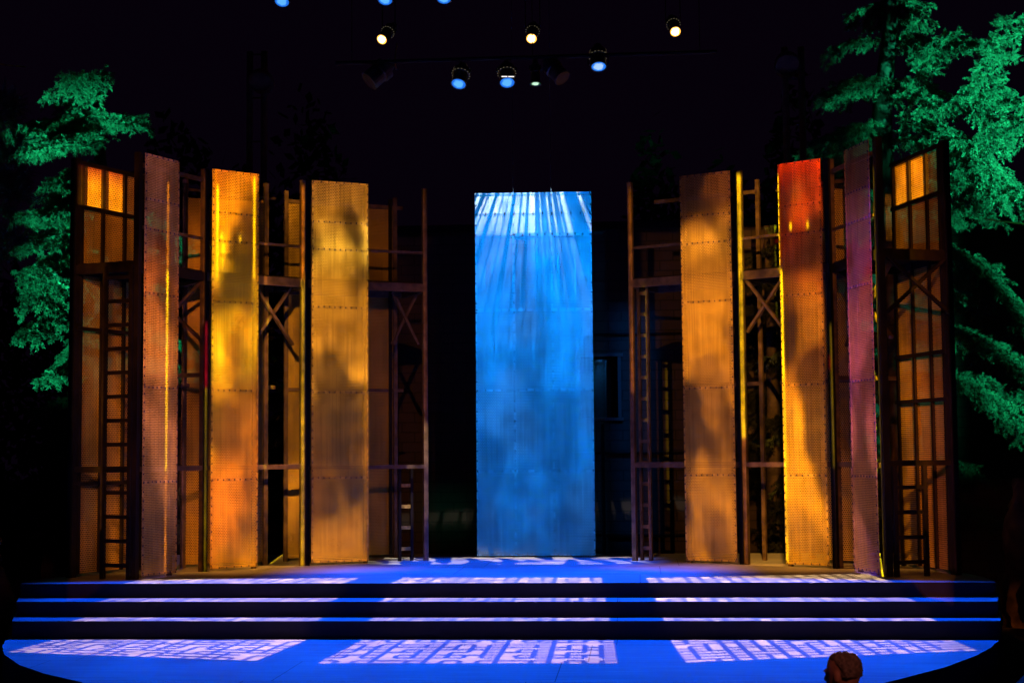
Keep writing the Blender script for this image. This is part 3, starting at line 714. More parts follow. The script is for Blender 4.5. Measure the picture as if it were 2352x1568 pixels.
lamp('pale blue lantern hanging apart to the right of the rig', 1375, 151, YP2, 0.086, 0.30, (0.04, -0.42, -0.9), LENS_P, pipe_z=z_b+0.15)
lamp('small lantern with a thin pale green glowing rim beside the blue pair', 1230, 190, YP2, 0.062, 0.30, (0.02, -0.18, -1.0), LENS_G, body_r=0.055, pipe_z=z_b+0.15, slots=False)
lamp('blue lantern cut by the top edge of the picture, left of the rig', 648, 2, YP2, 0.086, 0.30, (-0.03, -0.5, -0.85), LENS_B)
lamp('blue lantern peeping below the top edge above the leftmost warm lantern', 885, -2, YP2, 0.086, 0.30, (-0.03, -0.5, -0.85), LENS_B)
lamp('blue lantern just showing at the top edge left of the picture centre', 1020, -5, YP2, 0.085, 0.30, (0.03, -0.5, -0.85), LENS_B)
lamp('unlit black lantern hanging between the blue pair and the pale blue one', 1290, 178, YP2, 0.09, 0.34, (0.55, -0.4, -0.7), BLACKPAINT, slots=False, group='unlit lanterns on the rig', pipe_z=z_b+0.15)
lamp('unlit black lantern hanging left of the blue pair', 850, 185, YP2, 0.11, 0.36, (-0.6, -0.3, -0.6), BLACKPAINT, slots=False, group='unlit lanterns on the rig', pipe_z=z_b+0.15)
def batten(y, z, x0, x1, label):
    """lighting truss: two chords and their lacing"""
    t = thing('lighting_truss', label, 'truss', (0.5*(x0+x1), y, z), ''); org = (0.5*(x0+x1), y, z)
    for dz in (0, 0.32): MB().tube([(x0, y, z+dz), (x1, y, z+dz)], 0.025, 8).build('chord', BLACKSTEEL, t, org)
    lb = MB(); x = x0; k = 0
    while x < x1-0.3:
        lb.tube([(x, y, z+(0.32 if k % 2 else 0)), (x+0.3, y, z+(0 if k % 2 else 0.32))], 0.010, 5); x += 0.3; k += 1
    lb.build('lacing', BLACKSTEEL, t, org)
    for xx in (x0+0.5, x1-0.5): MB().tube([(xx, y, z+0.32), (xx, y, z+6)], 0.006, 5).build('hanging_cable', BLACKSTEEL, t, org)
batten(YP1, z_w+0.3, -4.6, 2.4, 'black lighting truss carrying the warm white lanterns')
pp = thing('lighting_pipe', 'single black pipe carrying the blue lanterns in front of the truss', 'pipe', (-1.0, YP2, z_b+0.15))
MB().tube([(-3.6, YP2, z_b+0.15), (1.0, YP2, z_b+0.15)], 0.025, 8).build('bar', BLACKSTEEL, pp, (-1.0, YP2, z_b+0.15))
for xx in (-3.4, -1.2, 0.8): MB().tube([(xx, YP2, z_b+0.17), (xx, YP2, z_b+6)], 0.005, 5).build('hanging_cable', BLACKSTEEL, pp, (-1.0, YP2, z_b+0.15))
gel = ony(908, 130, YP2)
cb = MB().tube([ony(912, 100, YP2), ony(909, 118, YP2), ony(907, 140, YP2), ony(910, 160, YP2)], 0.009, 6).build('cable_tail', mat('brown_cable', (0.40, 0.22, 0.08), 0.5), None, gel)
tag(cb, 'short brown cable tail dangling under the leftmost warm lantern', 'cable')

# ------------------------------------------------------------------ ladder masts behind the set
def mast(label, pxa, pxb, y, py_top, lamp_px, lamp_py, arm=None):
    a, b = ony(pxa, 400, y), ony(pxb, 400, y); zt = ony(pxa, py_top, y)[2]
    org = ((a[0]+b[0])/2, y, GZ)
    t = thing('lighting_mast', label, 'mast', org, 'lighting masts behind the set')
    MB().tube([(a[0], y, GZ), (a[0], y, zt)], 0.045, 10).build('pole', STEEL, t, org)
    MB().tube([(b[0], y, GZ), (b[0], y, zt)], 0.045, 10).build('pole', STEEL, t, org)
    z = GZ+0.4
    while z < zt: MB().tube([(a[0], y, z), (b[0], y, z)], 0.012, 6).build('rung', STEEL, t, org); z += 0.62
    c = ony(lamp_px, lamp_py, y); h = MB()
    h.tube([c+V3(0, -0.16, -0.02), c+V3(0, -0.14, 0), c+V3(0, 0.02, 0), c+V3(0, 0.16, 0), c+V3(0, 0.24, 0)], [0.15, 0.165, 0.165, 0.13, 0.05], 18)
    h.beam(c+V3(0, 0.1, 0), V3(a[0] if abs(c[0]-a[0]) < abs(c[0]-b[0]) else b[0], y, c[2]), 0.04, 0.04)
    h.build('floodlight', STEEL, t, org)
    if arm:
        pts = [ony(*q, y) for q in arm]; n = len(pts)
        hull = MB().add([p-V3(0, 0.35, 0) for p in pts]+[p+V3(0, 0.35, 0) for p in pts],
                        [tuple(range(n)), tuple(range(2*n-1, n-1, -1))]+[(i, i+n, (i+1) % n+n, (i+1) % n) for i in range(n)])
        hull.build('walkway_hull', BLACKSTEEL, t, org)
mast('dim ladder mast with a round floodlight rising behind the golden panel', 573, 606, 3.9, 120, 603, 190)
mast('dim ladder mast with a round floodlight rising behind the red panel', 1808, 1846, 3.7, 110, 1806, 152)

# ------------------------------------------------------------------ the building at the back
def brick_mat():
    m = bpy.data.materials.new('old_brick'); m.use_nodes = True
    nt = NT(m.node_tree); p = nt.n['Principled BSDF']
    tc = nt.new('ShaderNodeTexCoord').outputs['Object']; sp = nt.new('ShaderNodeSeparateXYZ'); nt.put(sp.inputs[0], tc)
    b = nt.new('ShaderNodeTexBrick'); nt.put(b.inputs['Vector'], nt.vec(sp.outputs[0], sp.outputs[2]))
    b.inputs['Scale'].default_value = 1.0; b.inputs['Brick Width'].default_value = 0.42; b.inputs['Row Height'].default_value = 0.16; b.inputs['Mortar Size'].default_value = 0.010
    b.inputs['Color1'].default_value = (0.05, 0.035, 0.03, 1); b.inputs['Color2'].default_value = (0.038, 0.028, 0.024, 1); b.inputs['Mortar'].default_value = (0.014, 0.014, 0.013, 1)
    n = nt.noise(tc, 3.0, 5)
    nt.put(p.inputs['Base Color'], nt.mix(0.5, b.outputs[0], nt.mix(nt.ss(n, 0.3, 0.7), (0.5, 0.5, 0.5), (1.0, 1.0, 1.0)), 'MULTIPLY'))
    p.inputs['Roughness'].default_value = 0.9
    bp = nt.new('ShaderNodeBump'); bp.inputs['Strength'].default_value = 0.6; bp.inputs['Distance'].default_value = 0.02
    nt.put(bp.inputs['Height'], nt.m('SUBTRACT', 1.0, b.outputs['Fac'])); nt.put(p.inputs['Normal'], bp.outputs[0])
    return m
BRICK = brick_mat()
YW = 7.6
wx0, wx1 = ony(1330, 900, YW)[0], ony(1423, 900, YW)[0]; wz1, wz0 = ony(1400, 815, YW)[2], ony(1400, 962, YW)[2]
bl, brr, bt = -4.5, 6.5, 5.0
org = V3(-1.5, YW, GZ)
house = thing('brick_building', 'dark brick building across the back of the stage, blue lit around its black window', 'building', org)
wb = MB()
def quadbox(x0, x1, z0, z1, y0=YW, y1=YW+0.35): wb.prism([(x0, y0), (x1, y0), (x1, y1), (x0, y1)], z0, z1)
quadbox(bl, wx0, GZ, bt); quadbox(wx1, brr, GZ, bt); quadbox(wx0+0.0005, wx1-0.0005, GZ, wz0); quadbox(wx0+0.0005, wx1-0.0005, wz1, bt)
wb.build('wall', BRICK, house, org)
wf = MB(); 
for z in (wz0, wz1): wf.beam((wx0-0.06, YW-0.02, z), (wx1+0.06, YW-0.02, z), 0.09, 0.05)
for x in (wx0, wx1): wf.beam((x, YW-0.015, wz0+0.03), (x, YW-0.015, wz1-0.03), 0.05, 0.06, ref=(0, 1, 0))
wo = wf.build('window', mat('dark_window_frame', (0.06, 0.06, 0.06), 0.6), house, org)
MB().add([(wx0, YW+0.2, wz0), (wx1, YW+0.2, wz0), (wx1, YW+0.2, wz1), (wx0, YW+0.2, wz1)], [(0, 1, 2, 3)]).build('pane', mat('black_glass', (0.004, 0.004, 0.005), 0.15), wo, org)
cp = ony(1384, 1000, YW)
MB().tube([(cp[0], YW-0.06, -0.2), (cp[0], YW-0.06, wz0-0.08)], 0.03, 8).build('downpipe', BLACKSTEEL, house, org)
for py in (1040, 1228, 768):
    z = ony(1400, py, YW)[2]; MB().tube([(wx1-0.9, YW-0.05, z), (wx1+1.6, YW-0.05, z)], 0.022, 8).build('conduit', BLACKSTEEL, house, org)
MB().prism([(bl-0.1, YW-0.08), (brr+0.1, YW-0.08), (brr+0.1, YW+0.45), (bl-0.1, YW+0.45)], bt, bt+0.12).build('parapet', BLACKSTEEL, house, org)

lw = MB().prism([(-9.8, YW), (-4.62, YW), (-4.62, YW+0.3), (-9.8, YW+0.3)], GZ, 2.05)
tag(lw.build('brick_wall', BRICK, None, (-7.2, YW, GZ)), 'low dark brick wall seen through the bay of the golden panel tower', 'wall')

# ------------------------------------------------------------------ spruces and pine
LEAF = bpy.data.materials.new('spruce_needles'); LEAF.use_nodes = True
_l = NT(LEAF.node_tree); _p = _l.n['Principled BSDF']
_n = _l.noise(_l.new('ShaderNodeTexCoord').outputs['Object'], 5.0, 3)
_l.put(_p.inputs['Base Color'], _l.mix(_l.ss(_n, 0.3, 0.7), (0.03, 0.06, 0.035), (0.10, 0.16, 0.09)))
_p.inputs['Roughness'].default_value = 0.65; _p.inputs['Specular IOR Level'].default_value = 0.25

SHADELEAF = mat('shaded_needles', (0.012, 0.016, 0.011), 0.9, 0, 0.1, noise=(5, 0.5, 1.5))  # needle colour darkened so the back spruces look unlit
def catmull(P, n):
    P = [np.array(p, float) for p in P]; P = [2*P[0]-P[1]]+P+[2*P[-1]-P[-2]]; out = []
    seg = len(P)-3
    for i in range(n+1):
        t = i/n*seg; k = min(int(t), seg-1); t -= k; a, b, c, d = P[k:k+4]
        out.append(0.5*((2*b)+(-a+c)*t+(2*a-5*b+4*c-d)*t*t+(-a+3*b-3*c+d)*t**3))
    return out
class Foliage:
    def __init__(s, seed): s.rng = np.random.default_rng(seed); s.seg = []; s.wood = MB()
    def twig(s, p, d, L, droop, fat=1.0):
        """needle covered shoot that bends down under its weight"""
        n = max(2, int(L/0.07)); q = np.array(p, float); d = np.array(d, float); d /= np.linalg.norm(d)
        for i in range(n):
            d = d+V3(0, 0, -droop)+s.rng.normal(0, 0.10, 3); d /= np.linalg.norm(d)
            q2 = q+d*L/n; s.seg.append((q, q2, fat*(1.0 if i < n-1 else 0.8))); q = q2
        return q
    def finger(s, p, d, L, droop, fat):
        n = 2 if L < 0.14 else 3; q = np.array(p, float); d = d/np.linalg.norm(d)
        for i in range(n):
            d = d+V3(0, 0, -droop)+s.rng.normal(0, 0.06, 3); d /= np.linalg.norm(d)
            q2 = q+d*L/n; s.seg.append((q, q2, fat*(1.0 if i < n-1 else 0.85))); q = q2
    def branch(s, pts, L0=0.42, dens=1.0, droop=0.16, rad=0.022, fat=1.0, step=0.085):
        """bough: side shoots in a flat spray, each set with short needle covered fingers that hang at the flanks and lift at the tips"""
        length = sum(np.linalg.norm(np.array(a)-np.array(b)) for a, b in zip(pts, pts[1:]))
        n = max(6, int(length/0.10*dens)); P = catmull(pts, n)
        Q = P[:-2:3]+[P[-1]]; s.wood.tube(Q, [rad*(1-0.8*i/len(Q)) for i in range(len(Q))], 5)
        for i in range(1, n+1):
            t = i/n; d = P[i]-P[i-1]; d /= np.linalg.norm(d)+1e-9
            sd = np.cross(d, UP); sd /= np.linalg.norm(sd)+1e-9
            L = L0*(0.35+0.75*math.sin(math.pi*min(1, 0.22+0.68*t)))
            for sg in (-1, 1):
                l = L*s.rng.uniform(0.55, 1.15); dd = d*s.rng.uniform(0.5, 0.9)+sd*sg*s.rng.uniform(0.5, 1.0)+UP*s.rng.uniform(-0.35, 0.15); dd /= np.linalg.norm(dd)
                m = max(2, int(l/step)); q = np.array(P[i]); ss_ = np.cross(dd, UP); ss_ /= np.linalg.norm(ss_)+1e-9
                for k in range(m):
                    q2 = q+dd*l/m; s.seg.append((q, q2, fat)); q = q2
                    dd = dd+V3(0, 0, -droop*0.5)+s.rng.normal(0, 0.05, 3); dd /= np.linalg.norm(dd)
                    for s2 in (-1, 1):
                        if s.rng.random() < 0.25: continue
                        s.finger(q, dd*0.7+ss_*s2*s.rng.uniform(0.3, 0.9)+UP*s.rng.uniform(-0.6, 0.25), s.rng.uniform(0.10, 0.20), droop*s.rng.uniform(0.4, 1.8), fat)
                s.finger(q, dd+UP*0.25, 0.10, -0.05, fat)
            for _ in range(2):
                s.finger(P[i], d*0.5+V3(0, 0, -0.8)+sd*s.rng.uniform(-.6, .6), s.rng.uniform(0.12, 0.28), droop*0.7, fat)
                s.finger(P[i], d*0.7+UP*s.rng.uniform(0.1, 0.7)+sd*s.rng.uniform(-.6, .6), s.rng.uniform(0.06, 0.11), 0.0, fat)
        s.finger(P[-1], P[-1]-P[-2], 0.18, -0.05, fat)
    def tufts(s, pts, L0=0.3, dens=1.0, rad=0.02):
        """pine bough: starbursts of long needles at the shoot ends"""
        P = catmull(pts, 14); s.wood.tube(P, [rad*(1-0.05*i) for i in range(15)], 5)
        for i in range(5, 15, 2):
            for _ in range(3):
                d = P[i]-P[i-1]; d = d/np.linalg.norm(d)+s.rng.normal(0, 0.55, 3); d /= np.linalg.norm(d); c = P[i]+d*L0*0.5
                s.seg.append((c, c+d*0.07, 5.5)); s.seg.append((c+d*0.05, c+d*0.12, 5.0))
    def crown(s, parent, org, per=20, nlen=0.038, nw=0.0075):
        A = np.array([q[0] for q in s.seg]); B = np.array([q[1] for q in s.seg]); Fq = np.array([q[2] for q in s.seg]); n = len(A)
        t = s.rng.random((n, per, 1)); base = A[:, None]*(1-t)+B[:, None]*t
        ax = (B-A); ax /= np.linalg.norm(ax, axis=1, keepdims=True)
        rv = s.rng.normal(0, 1, (n, per, 3)); rv -= (rv*ax[:, None]).sum(2, keepdims=True)*ax[:, None]; rv /= np.linalg.norm(rv, axis=2, keepdims=True)
        nd = ax[:, None]*0.75+rv; nd /= np.linalg.norm(nd, axis=2, keepdims=True)
        wv = np.cross(nd, s.rng.normal(0, 1, (n, per, 3))); wv /= np.linalg.norm(wv, axis=2, keepdims=True)
        ln = nlen*Fq[:, None, None]*s.rng.uniform(0.7, 1.3, (n, per, 1))
        v = np.stack([base-wv*nw/2, base+wv*nw/2, base+nd*ln+wv*nw*0.25, base+nd*ln-wv*nw*0.25], 2).reshape(-1, 3)-np.array(org)
        me = bpy.data.meshes.new('crown'); k = n*per
        me.vertices.add(4*k); me.vertices.foreach_set('co', v.astype(np.float32).ravel())
        me.loops.add(4*k); me.loops.foreach_set('vertex_index', np.arange(4*k, dtype=np.int32))
        me.polygons.add(k); me.polygons.foreach_set('loop_start', np.arange(0, 4*k, 4, dtype=np.int32))
        me.update(); me.validate(); me.materials.append(LEAF)
        o = bpy.data.objects.new('crown', me); C.objects.link(o); o.parent = parent; return o
def tree(label, trunk, rad, branches, seed, whorls=None, leaf=None, **kw):
    F = Foliage(seed); trunk = [np.array(p, float) for p in trunk]; org = trunk[0]
    t = thing('spruce_tree', label, 'tree', org)
    tb = MB(); P = catmull(trunk, 24); tb.tube(P, [rad*(1-0.85*i/24)+0.02 for i in range(25)], 12)
    for b in branches: (F.tufts if 'pine' in label else F.branch)(b[0], **(b[1] if len(b) > 1 else {}))
    if whorls:
        z0, z1, step, lmax, ang0, ang1, opts = whorls; z = z0
        while z < z1:
            f = (z-z0)/(z1-z0); k = min(range(25), key=lambda i: abs(P[i][2]-z)); p = P[k]
            for j in range(3):
                a = F.rng.uniform(ang0, ang1); L = lmax*(1-0.75*f)*F.rng.uniform(0.6, 1.05)
                d = V3(math.cos(a), math.sin(a), 0)
                F.branch([p+UP*(z-p[2]), p+UP*(z-p[2])+d*L*0.5+UP*L*0.02, p+UP*(z-p[2])+d*L-UP*L*0.16], **opts)
            z += step
    b0 = len(tb.v); tb.v += F.wood.v; tb.f += [tuple(i+b0 for i in f) for f in F.wood.f]; tb.mi += F.wood.mi
    tb.build('trunk', BARK, t, org, smooth=True)
    o = F.crown(t, org, **kw)
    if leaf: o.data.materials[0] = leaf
    return t
def br(y, pts, dy=0.0, **k):
    n = len(pts); return ([ony(px, py, y+dy*i/(n-1)) for i, (px, py) in enumerate(pts)], k)

YR = 4.6
tr_base = ony(2085, 1200, YR+1.0)
tree('tall spruce at the right edge, its boughs lit bright green above the rightmost tower',
     [(tr_base[0]+0.1, YR+1.0, GZ), ony(2060, 700, YR+1.0), ony(2025, 330, YR+1.0), ony(2045, 60, YR+1.0), ony(2065, -220, YR+1.0)], 0.24,
     [br(YR+.8, ((2050, 330), (2120, 265), (2190, 235), (2240, 190), (2285, 130), (2318, 60)), -1.3, L0=0.40),
      br(YR+.6, ((2180, 235), (2240, 215), (2270, 260), (2285, 330)), -0.8, L0=0.42),
      br(YR+.6, ((2100, 280), (2180, 300), (2240, 345), (2290, 400), (2325, 440)), -1.2, L0=0.62, dens=1.25),
      br(YR+.5, ((2120, 300), (2190, 345), (2240, 400), (2280, 445)), -1.2, L0=0.6, dens=1.25),
      br(YR+.8, ((2060, 330), (2110, 180), (2150, 120), (2200, 95), (2260, 110)), -0.9, L0=0.36),
      br(YR+.9, ((2040, 250), (2090, 210), (2140, 225)), -0.5, L0=0.40),
      br(YR+.2, ((2440, 225), (2380, 240), (2320, 215), (2280, 222)), 0.2, L0=0.42),
      br(YR+.1, ((2460, 330), (2390, 300), (2330, 292), (2275, 312)), 0.2, L0=0.46),
      br(YR+.4, ((2110, 470), (2180, 465), (2250, 470), (2330, 455), (2400, 470)), -1.0, L0=0.50),
      br(YR+.4, ((2110, 560), (2190, 575), (2240, 610), (2290, 660), (2345, 735)), -1.3, L0=0.70, dens=1.25),
      br(YR+.4, ((2120, 610), (2200, 640), (2270, 690), (2320, 730)), -1.2, L0=0.62),
      br(YR+.4, ((2120, 740), (2210, 760), (2290, 800), (2350, 860)), -1.2, L0=0.6),
      br(YR+.6, ((2120, 860), (2220, 880), (2300, 930), (2360, 980)), -1.0, L0=0.55),
      br(YR+1., ((2030, 280), (1980, 290), (1950, 315)), -0.3, L0=0.40),
      br(YR+1., ((2030, 320), (1960, 335), (1890, 385)), -0.3, L0=0.36),
      br(YR+1., ((2030, 205), (1990, 190)), -0.3, L0=0.35),
      br(YR+.9, ((2040, 330), (2090, 320), (2140, 330)), -0.5, L0=0.45)],
     11, (0.6, 9.5, 0.62, 2.4, -0.5, 3.5, dict(L0=0.42, dens=0.6)))
YL = 4.2
tl = ony(235, 1200, YL+1.2)
tree('spruce behind the leftmost tower, one bright green bough reaching out to the left',
     [(tl[0], YL+1.2, GZ), ony(240, 800, YL+1.2), ony(235, 450, YL+1.2), ony(215, 170, YL+1.2)], 0.2,
     [br(YL+1, ((250, 320), (180, 275), (120, 280), (70, 290), (50, 300)), -1.4, L0=0.40, dens=1.3),
      br(YL+1, ((240, 330), (180, 300), (130, 310), (95, 330)), -1.3, L0=0.42, dens=1.25),
      br(YL+1, ((240, 320), (200, 260), (180, 210), (188, 178)), -1.2, L0=0.42, dens=1.3),
      br(YL+1, ((240, 330), (170, 330), (100, 340), (62, 350)), -1.4, L0=0.26),
      br(YL+1.1, ((245, 300), (270, 270), (310, 280)), -0.8, L0=0.42),
      br(YL+1.1, ((240, 240), (215, 190), (200, 178)), -0.6, L0=0.38),
      br(YL+1, ((230, 390), (170, 420), (140, 460), (125, 490)), -1.2, L0=0.42), br(YL+1, ((230, 370), (190, 385), (150, 400), (128, 425)), -1.0, L0=0.36), br(YL+1, ((230, 440), (170, 455), (130, 500)), -1.1, L0=0.42), br(YL+1, ((230, 560), (150, 580), (90, 615)), -1.2, L0=0.45), br(YL+1, ((230, 670), (160, 650), (90, 640)), -1.2, L0=0.42),
      br(YL+1, ((230, 500), (160, 510), (105, 500), (78, 490)), -1.2, L0=0.40),
      br(YL+1, ((230, 530), (160, 540), (110, 540), (70, 560)), -1.2, L0=0.42),
      br(YL+1, ((230, 590), (170, 600), (120, 640), (90, 690)), -1.2, L0=0.45),
      br(YL+1, ((230, 640), (160, 690), (110, 730), (80, 770)), -1.2, L0=0.42),
      br(YL+1, ((230, 720), (180, 780), (150, 840), (120, 860)), -1.0, L0=0.40),
      br(YL+1.2, ((250, 480), (340, 500), (430, 560)), 0.4, L0=0.4), br(YL+1.2, ((250, 600), (350, 620), (440, 560)), 0.4, L0=0.4),
      br(YL+1.2, ((250, 740), (350, 760), (440, 800)), 0.4, L0=0.4), br(YL+1.2, ((250, 850), (350, 830), (440, 860)), 0.4, L0=0.4)],
     23, (0.5, 5.8, 0.60, 1.6, 0.0, 3.14, dict(L0=0.40, dens=0.6)))
# long needled pine at the left edge
yp = 1.6; pb = ony(-60, 1200, yp)
tree('long needled pine at the left edge of the picture, dim green tufts',
     [(pb[0], yp, GZ), ony(-60, 800, yp), ony(-55, 200, yp)], 0.18,
     [br(yp, ((-60, 420), (-20, 390), (15, 360), (30, 340)), -0.4, L0=0.24),
      br(yp, ((-60, 460), (-20, 430), (10, 410), (26, 405)), -0.4, L0=0.24),
      br(yp, ((-60, 520), (-20, 500), (10, 470), (30, 460)), -0.4, L0=0.24),
      br(yp, ((-60, 300), (-30, 280), (0, 260), (12, 240)), -0.4, L0=0.24),
      br(yp, ((-60, 600), (-20, 590), (15, 560)), -0.4, L0=0.24)], 31)
# dark spruces farther back, seen in the gaps of the towers
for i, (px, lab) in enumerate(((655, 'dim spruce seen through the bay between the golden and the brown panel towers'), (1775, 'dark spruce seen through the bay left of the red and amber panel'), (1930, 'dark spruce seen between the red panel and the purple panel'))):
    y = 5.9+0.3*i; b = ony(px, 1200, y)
    tree(lab, [(b[0], y, GZ), (b[0]+0.05, y, 2.0), (b[0], y, 5.1-0.3*i)], 0.14, [], 40+i, (0.2, 4.6, 0.42, 1.25, 0, 6.28, dict(L0=0.36, dens=0.5)), leaf=SHADELEAF)

# green light on the trees
GRN = (0.02, 1.0, 0.50)
def tree_light(name, loc, rect, yp, energy, col=GRN, soft=0.25):
    """barn-doored flood: lights only what lies inside its shutters, focused on the plane y = yp"""
    x0, y0, x1, y1 = rect; pts = [ony(x, y, yp) for x, y in ((x0, y0), (x1, y0), (x1, y1), (x0, y1))]
    tgt, cone = cone_for(loc, pts, 1.3); a0, a1 = pts[0][0], pts[1][0]; b1, b0 = pts[0][2], pts[2][2]
    build = lambda nt, a, b: (col, nt.box(a, a0+soft, a1-soft, b, b0+soft, b1-soft, soft))
    return lantern(name, loc, tgt, energy, build, cone=cone, radius=0.05, focus=(V3(0, yp, 0), ex, UP, V3(0, -1, 0)))
tree_light('green_flood', (-9.4, -0.8, 2.4), (5, 110, 470, 430), YL, 11000, soft=0.45)
tree_light('green_flood', (-9.6, 0.2, 0.8), (10, 330, 330, 980), YL, 4800, soft=0.4)
tree_light('green_flood', (-10.5, -3.0, 1.0), (-60, 200, 60, 660), yp, 2200)
tree_light('green_flood', (8.2, -0.6, 3.2), (2040, -80, 2520, 540), YR, 15500, soft=0.4)
tree_light('green_flood', (8.2, -0.2, 1.2), (2150, 460, 2520, 1100), YR, 6000, soft=0.4)
tree_light('green_flood', (6.6, -1.4, 3.6), (1860, 130, 2130, 420), YR+1, 1300)
tree_light('green_flood', (-8.6, 3.2, 3.6), (360, 420, 470, 920), 5.4, 1500)
tree_light('blue_flood', (1.2, 4.3, 4.5), (1372, 680, 1530, 1290), YW, 380, (0.0, 0.22, 1.0))
tree_light('green_flood', (-2.4, 5.0, 2.6), (930, 1090, 1110, 1270), YW, 40)

# ------------------------------------------------------------------ wires, pillar, right trunk
w0, w1 = ony(2262, 503, 3.5), ony(2420, 520, 3.0)
tag(MB().tube([w0, (w0+w1)/2-UP*0.01, w1], 0.012, 6).build('guy_wire', TRIM, None, w0), 'green lit wire stretched out to the right edge among the boughs', 'wire')
w0, w1 = ony(-30, 140, 3.0), ony(58, 154, 3.6)
tag(MB().tube([w0, (w0+w1)/2-UP*0.02, w1], 0.010, 6).build('guy_wire', TRIM, None, w0), 'thin wire slanting in from the top left edge of the picture', 'wire')
def rock_pillar(name, label, px0, px1, y, ztop, seed):
    rng = np.random.default_rng(seed); a = ony(px0, 1300, y); b = ony(px1, 1300, y); r = abs(b[0]-a[0])/2; c = V3((a[0]+b[0])/2, y, 0); mb = MB()
    n, m_ = 26, 18
    vs = []; 
    for i in range(n+1):
        z = GZ+(ztop-GZ)*i/n
        for k in range(m_):
            g = 2*math.pi*k/m_; f = 1-0.55*(i/n)**2.2+0.12*math.sin(z*7+seed)+rng.normal(0, 0.05)
            vs.append((c[0]+r*f*math.cos(g), y+r*f*math.sin(g), z))
    fs = [(i*m_+k, i*m_+(k+1) % m_, (i+1)*m_+(k+1) % m_, (i+1)*m_+k) for i in range(n) for k in range(m_)]+[tuple(n*m_+k for k in range(m_))]
    o = mb.add(vs, fs).build(name, mat(name+'_stone', (0.30, 0.17, 0.13), 0.9, noise=(4, 0.4, 1.4), bump=0.8), None, c, smooth=True); tag(o, label, 'rock'); return o
rock_pillar('rock_pillar', 'rough reddish rock cut by the left edge beside the steps', -120, 24, 0.5, onz(5, 1330)[2]+0.62, 3)
rock_pillar('rock_pillar', 'reddish rock standing in the dark at the right edge', 2300, 2420, 3.0, 1.05, 5)
lantern('red_spill', (-6.5, -8.0, 2.2), (-8.1, 0.5, 0.2), 260, None, color=(1.0, 0.25, 0.15), cone=R(9), radius=0.1)
lantern('red_spill', (6.0, -8.0, 2.4), (5.7, 3.0, 0.6), 200, None, color=(1.0, 0.30, 0.12), cone=R(8), radius=0.1)

# ------------------------------------------------------------------ seated man in the audience
def loft(mb, rings, seg=20, mi=0):
    """rings: list of (centre, half width axis, half depth axis)"""
    b = len(mb.v)
    for c, u, w in rings:
        c = np.array(c, float); u = np.array(u, float); w = np.array(w, float)
        for k in range(seg):
            g = 2*math.pi*k/seg; mb.v.append(tuple(c+u*math.cos(g)+w*math.sin(g)))
    for i in range(len(rings)-1):
        for k in range(seg):
            k2 = (k+1) % seg; mb.f.append((b+i*seg+k, b+i*seg+k2, b+(i+1)*seg+k2, b+(i+1)*seg+k)); mb.mi.append(mi)
    mb.f.append(tuple(b+k for k in range(seg))[::-1]); mb.f.append(tuple(b+(len(rings)-1)*seg+k for k in range(seg))); mb.mi += [mi, mi]
    return mb
def ball(mb, c, r3, seg=14):
    rings = []
    for i in range(1, 10):
        t = math.pi*i/10-math.pi/2; rings.append((np.array(c, float)+V3(0, 0, r3[2]*math.sin(t)), V3(r3[0]*math.cos(t), 0, 0), V3(0, r3[1]*math.cos(t), 0)))
    return loft(mb, rings, seg)
def limb(mb, pts, rad, seg=14):
    P = catmull(pts, 12); n = len(P); rr = np.interp(np.linspace(0, 1, n), np.linspace(0, 1, len(rad)), rad)
    return mb.tube(P, list(rr), seg)
# local frame: x = the way he faces, y = his left, z = up from his chair's floor
HEADTOP = 1.335
def head_rings(grow=0.0):
    """(z below crown, front, back, half width)"""
    prof = [(0.000, 0.004, 0.03, 0.010), (0.006, 0.030, 0.065, 0.034), (0.018, 0.056, 0.085, 0.053), (0.038, 0.078, 0.100, 0.066), (0.062, 0.088, 0.108, 0.073), (0.09, 0.092, 0.110, 0.076),
            (0.108, 0.096, 0.109, 0.076), (0.122, 0.088, 0.106, 0.075), (0.14, 0.088, 0.101, 0.073), (0.165, 0.089, 0.092, 0.069), (0.19, 0.086, 0.080, 0.062), (0.212, 0.086, 0.066, 0.053), (0.228, 0.074, 0.058, 0.045)]
    return prof
body = MB(); hx = 0.03
R_ = []
for dz, fr, bk, hw in head_rings(): R_.append(((hx+(fr-bk)/2, 0, HEADTOP-dz), ((fr+bk)/2, 0, 0), (0, hw, 0)))
loft(body, R_, 24)
limb(body, [(hx+0.080, 0, HEADTOP-0.108), (hx+0.094, 0, HEADTOP-0.135), (hx+0.103, 0, HEADTOP-0.153), (hx+0.080, 0, HEADTOP-0.164)], [0.011, 0.015, 0.018, 0.014])     # nose
for sg in (-1, 1):
    ball(body, (hx+0.088, sg*0.033, HEADTOP-0.103), (0.012, 0.024, 0.007))       # brow ridge
    ball(body, (hx+0.078, sg*0.032, HEADTOP-0.123), (0.013, 0.014, 0.011))       # eye
    ball(body, (hx-0.012, sg*0.080, HEADTOP-0.128), (0.018, 0.009, 0.032))       # ear
for dz, rr in ((0.180, 0.008), (0.190, 0.009)): ball(body, (hx+0.086, 0, HEADTOP-dz), (0.011, 0.026, rr*0.7))   # lips
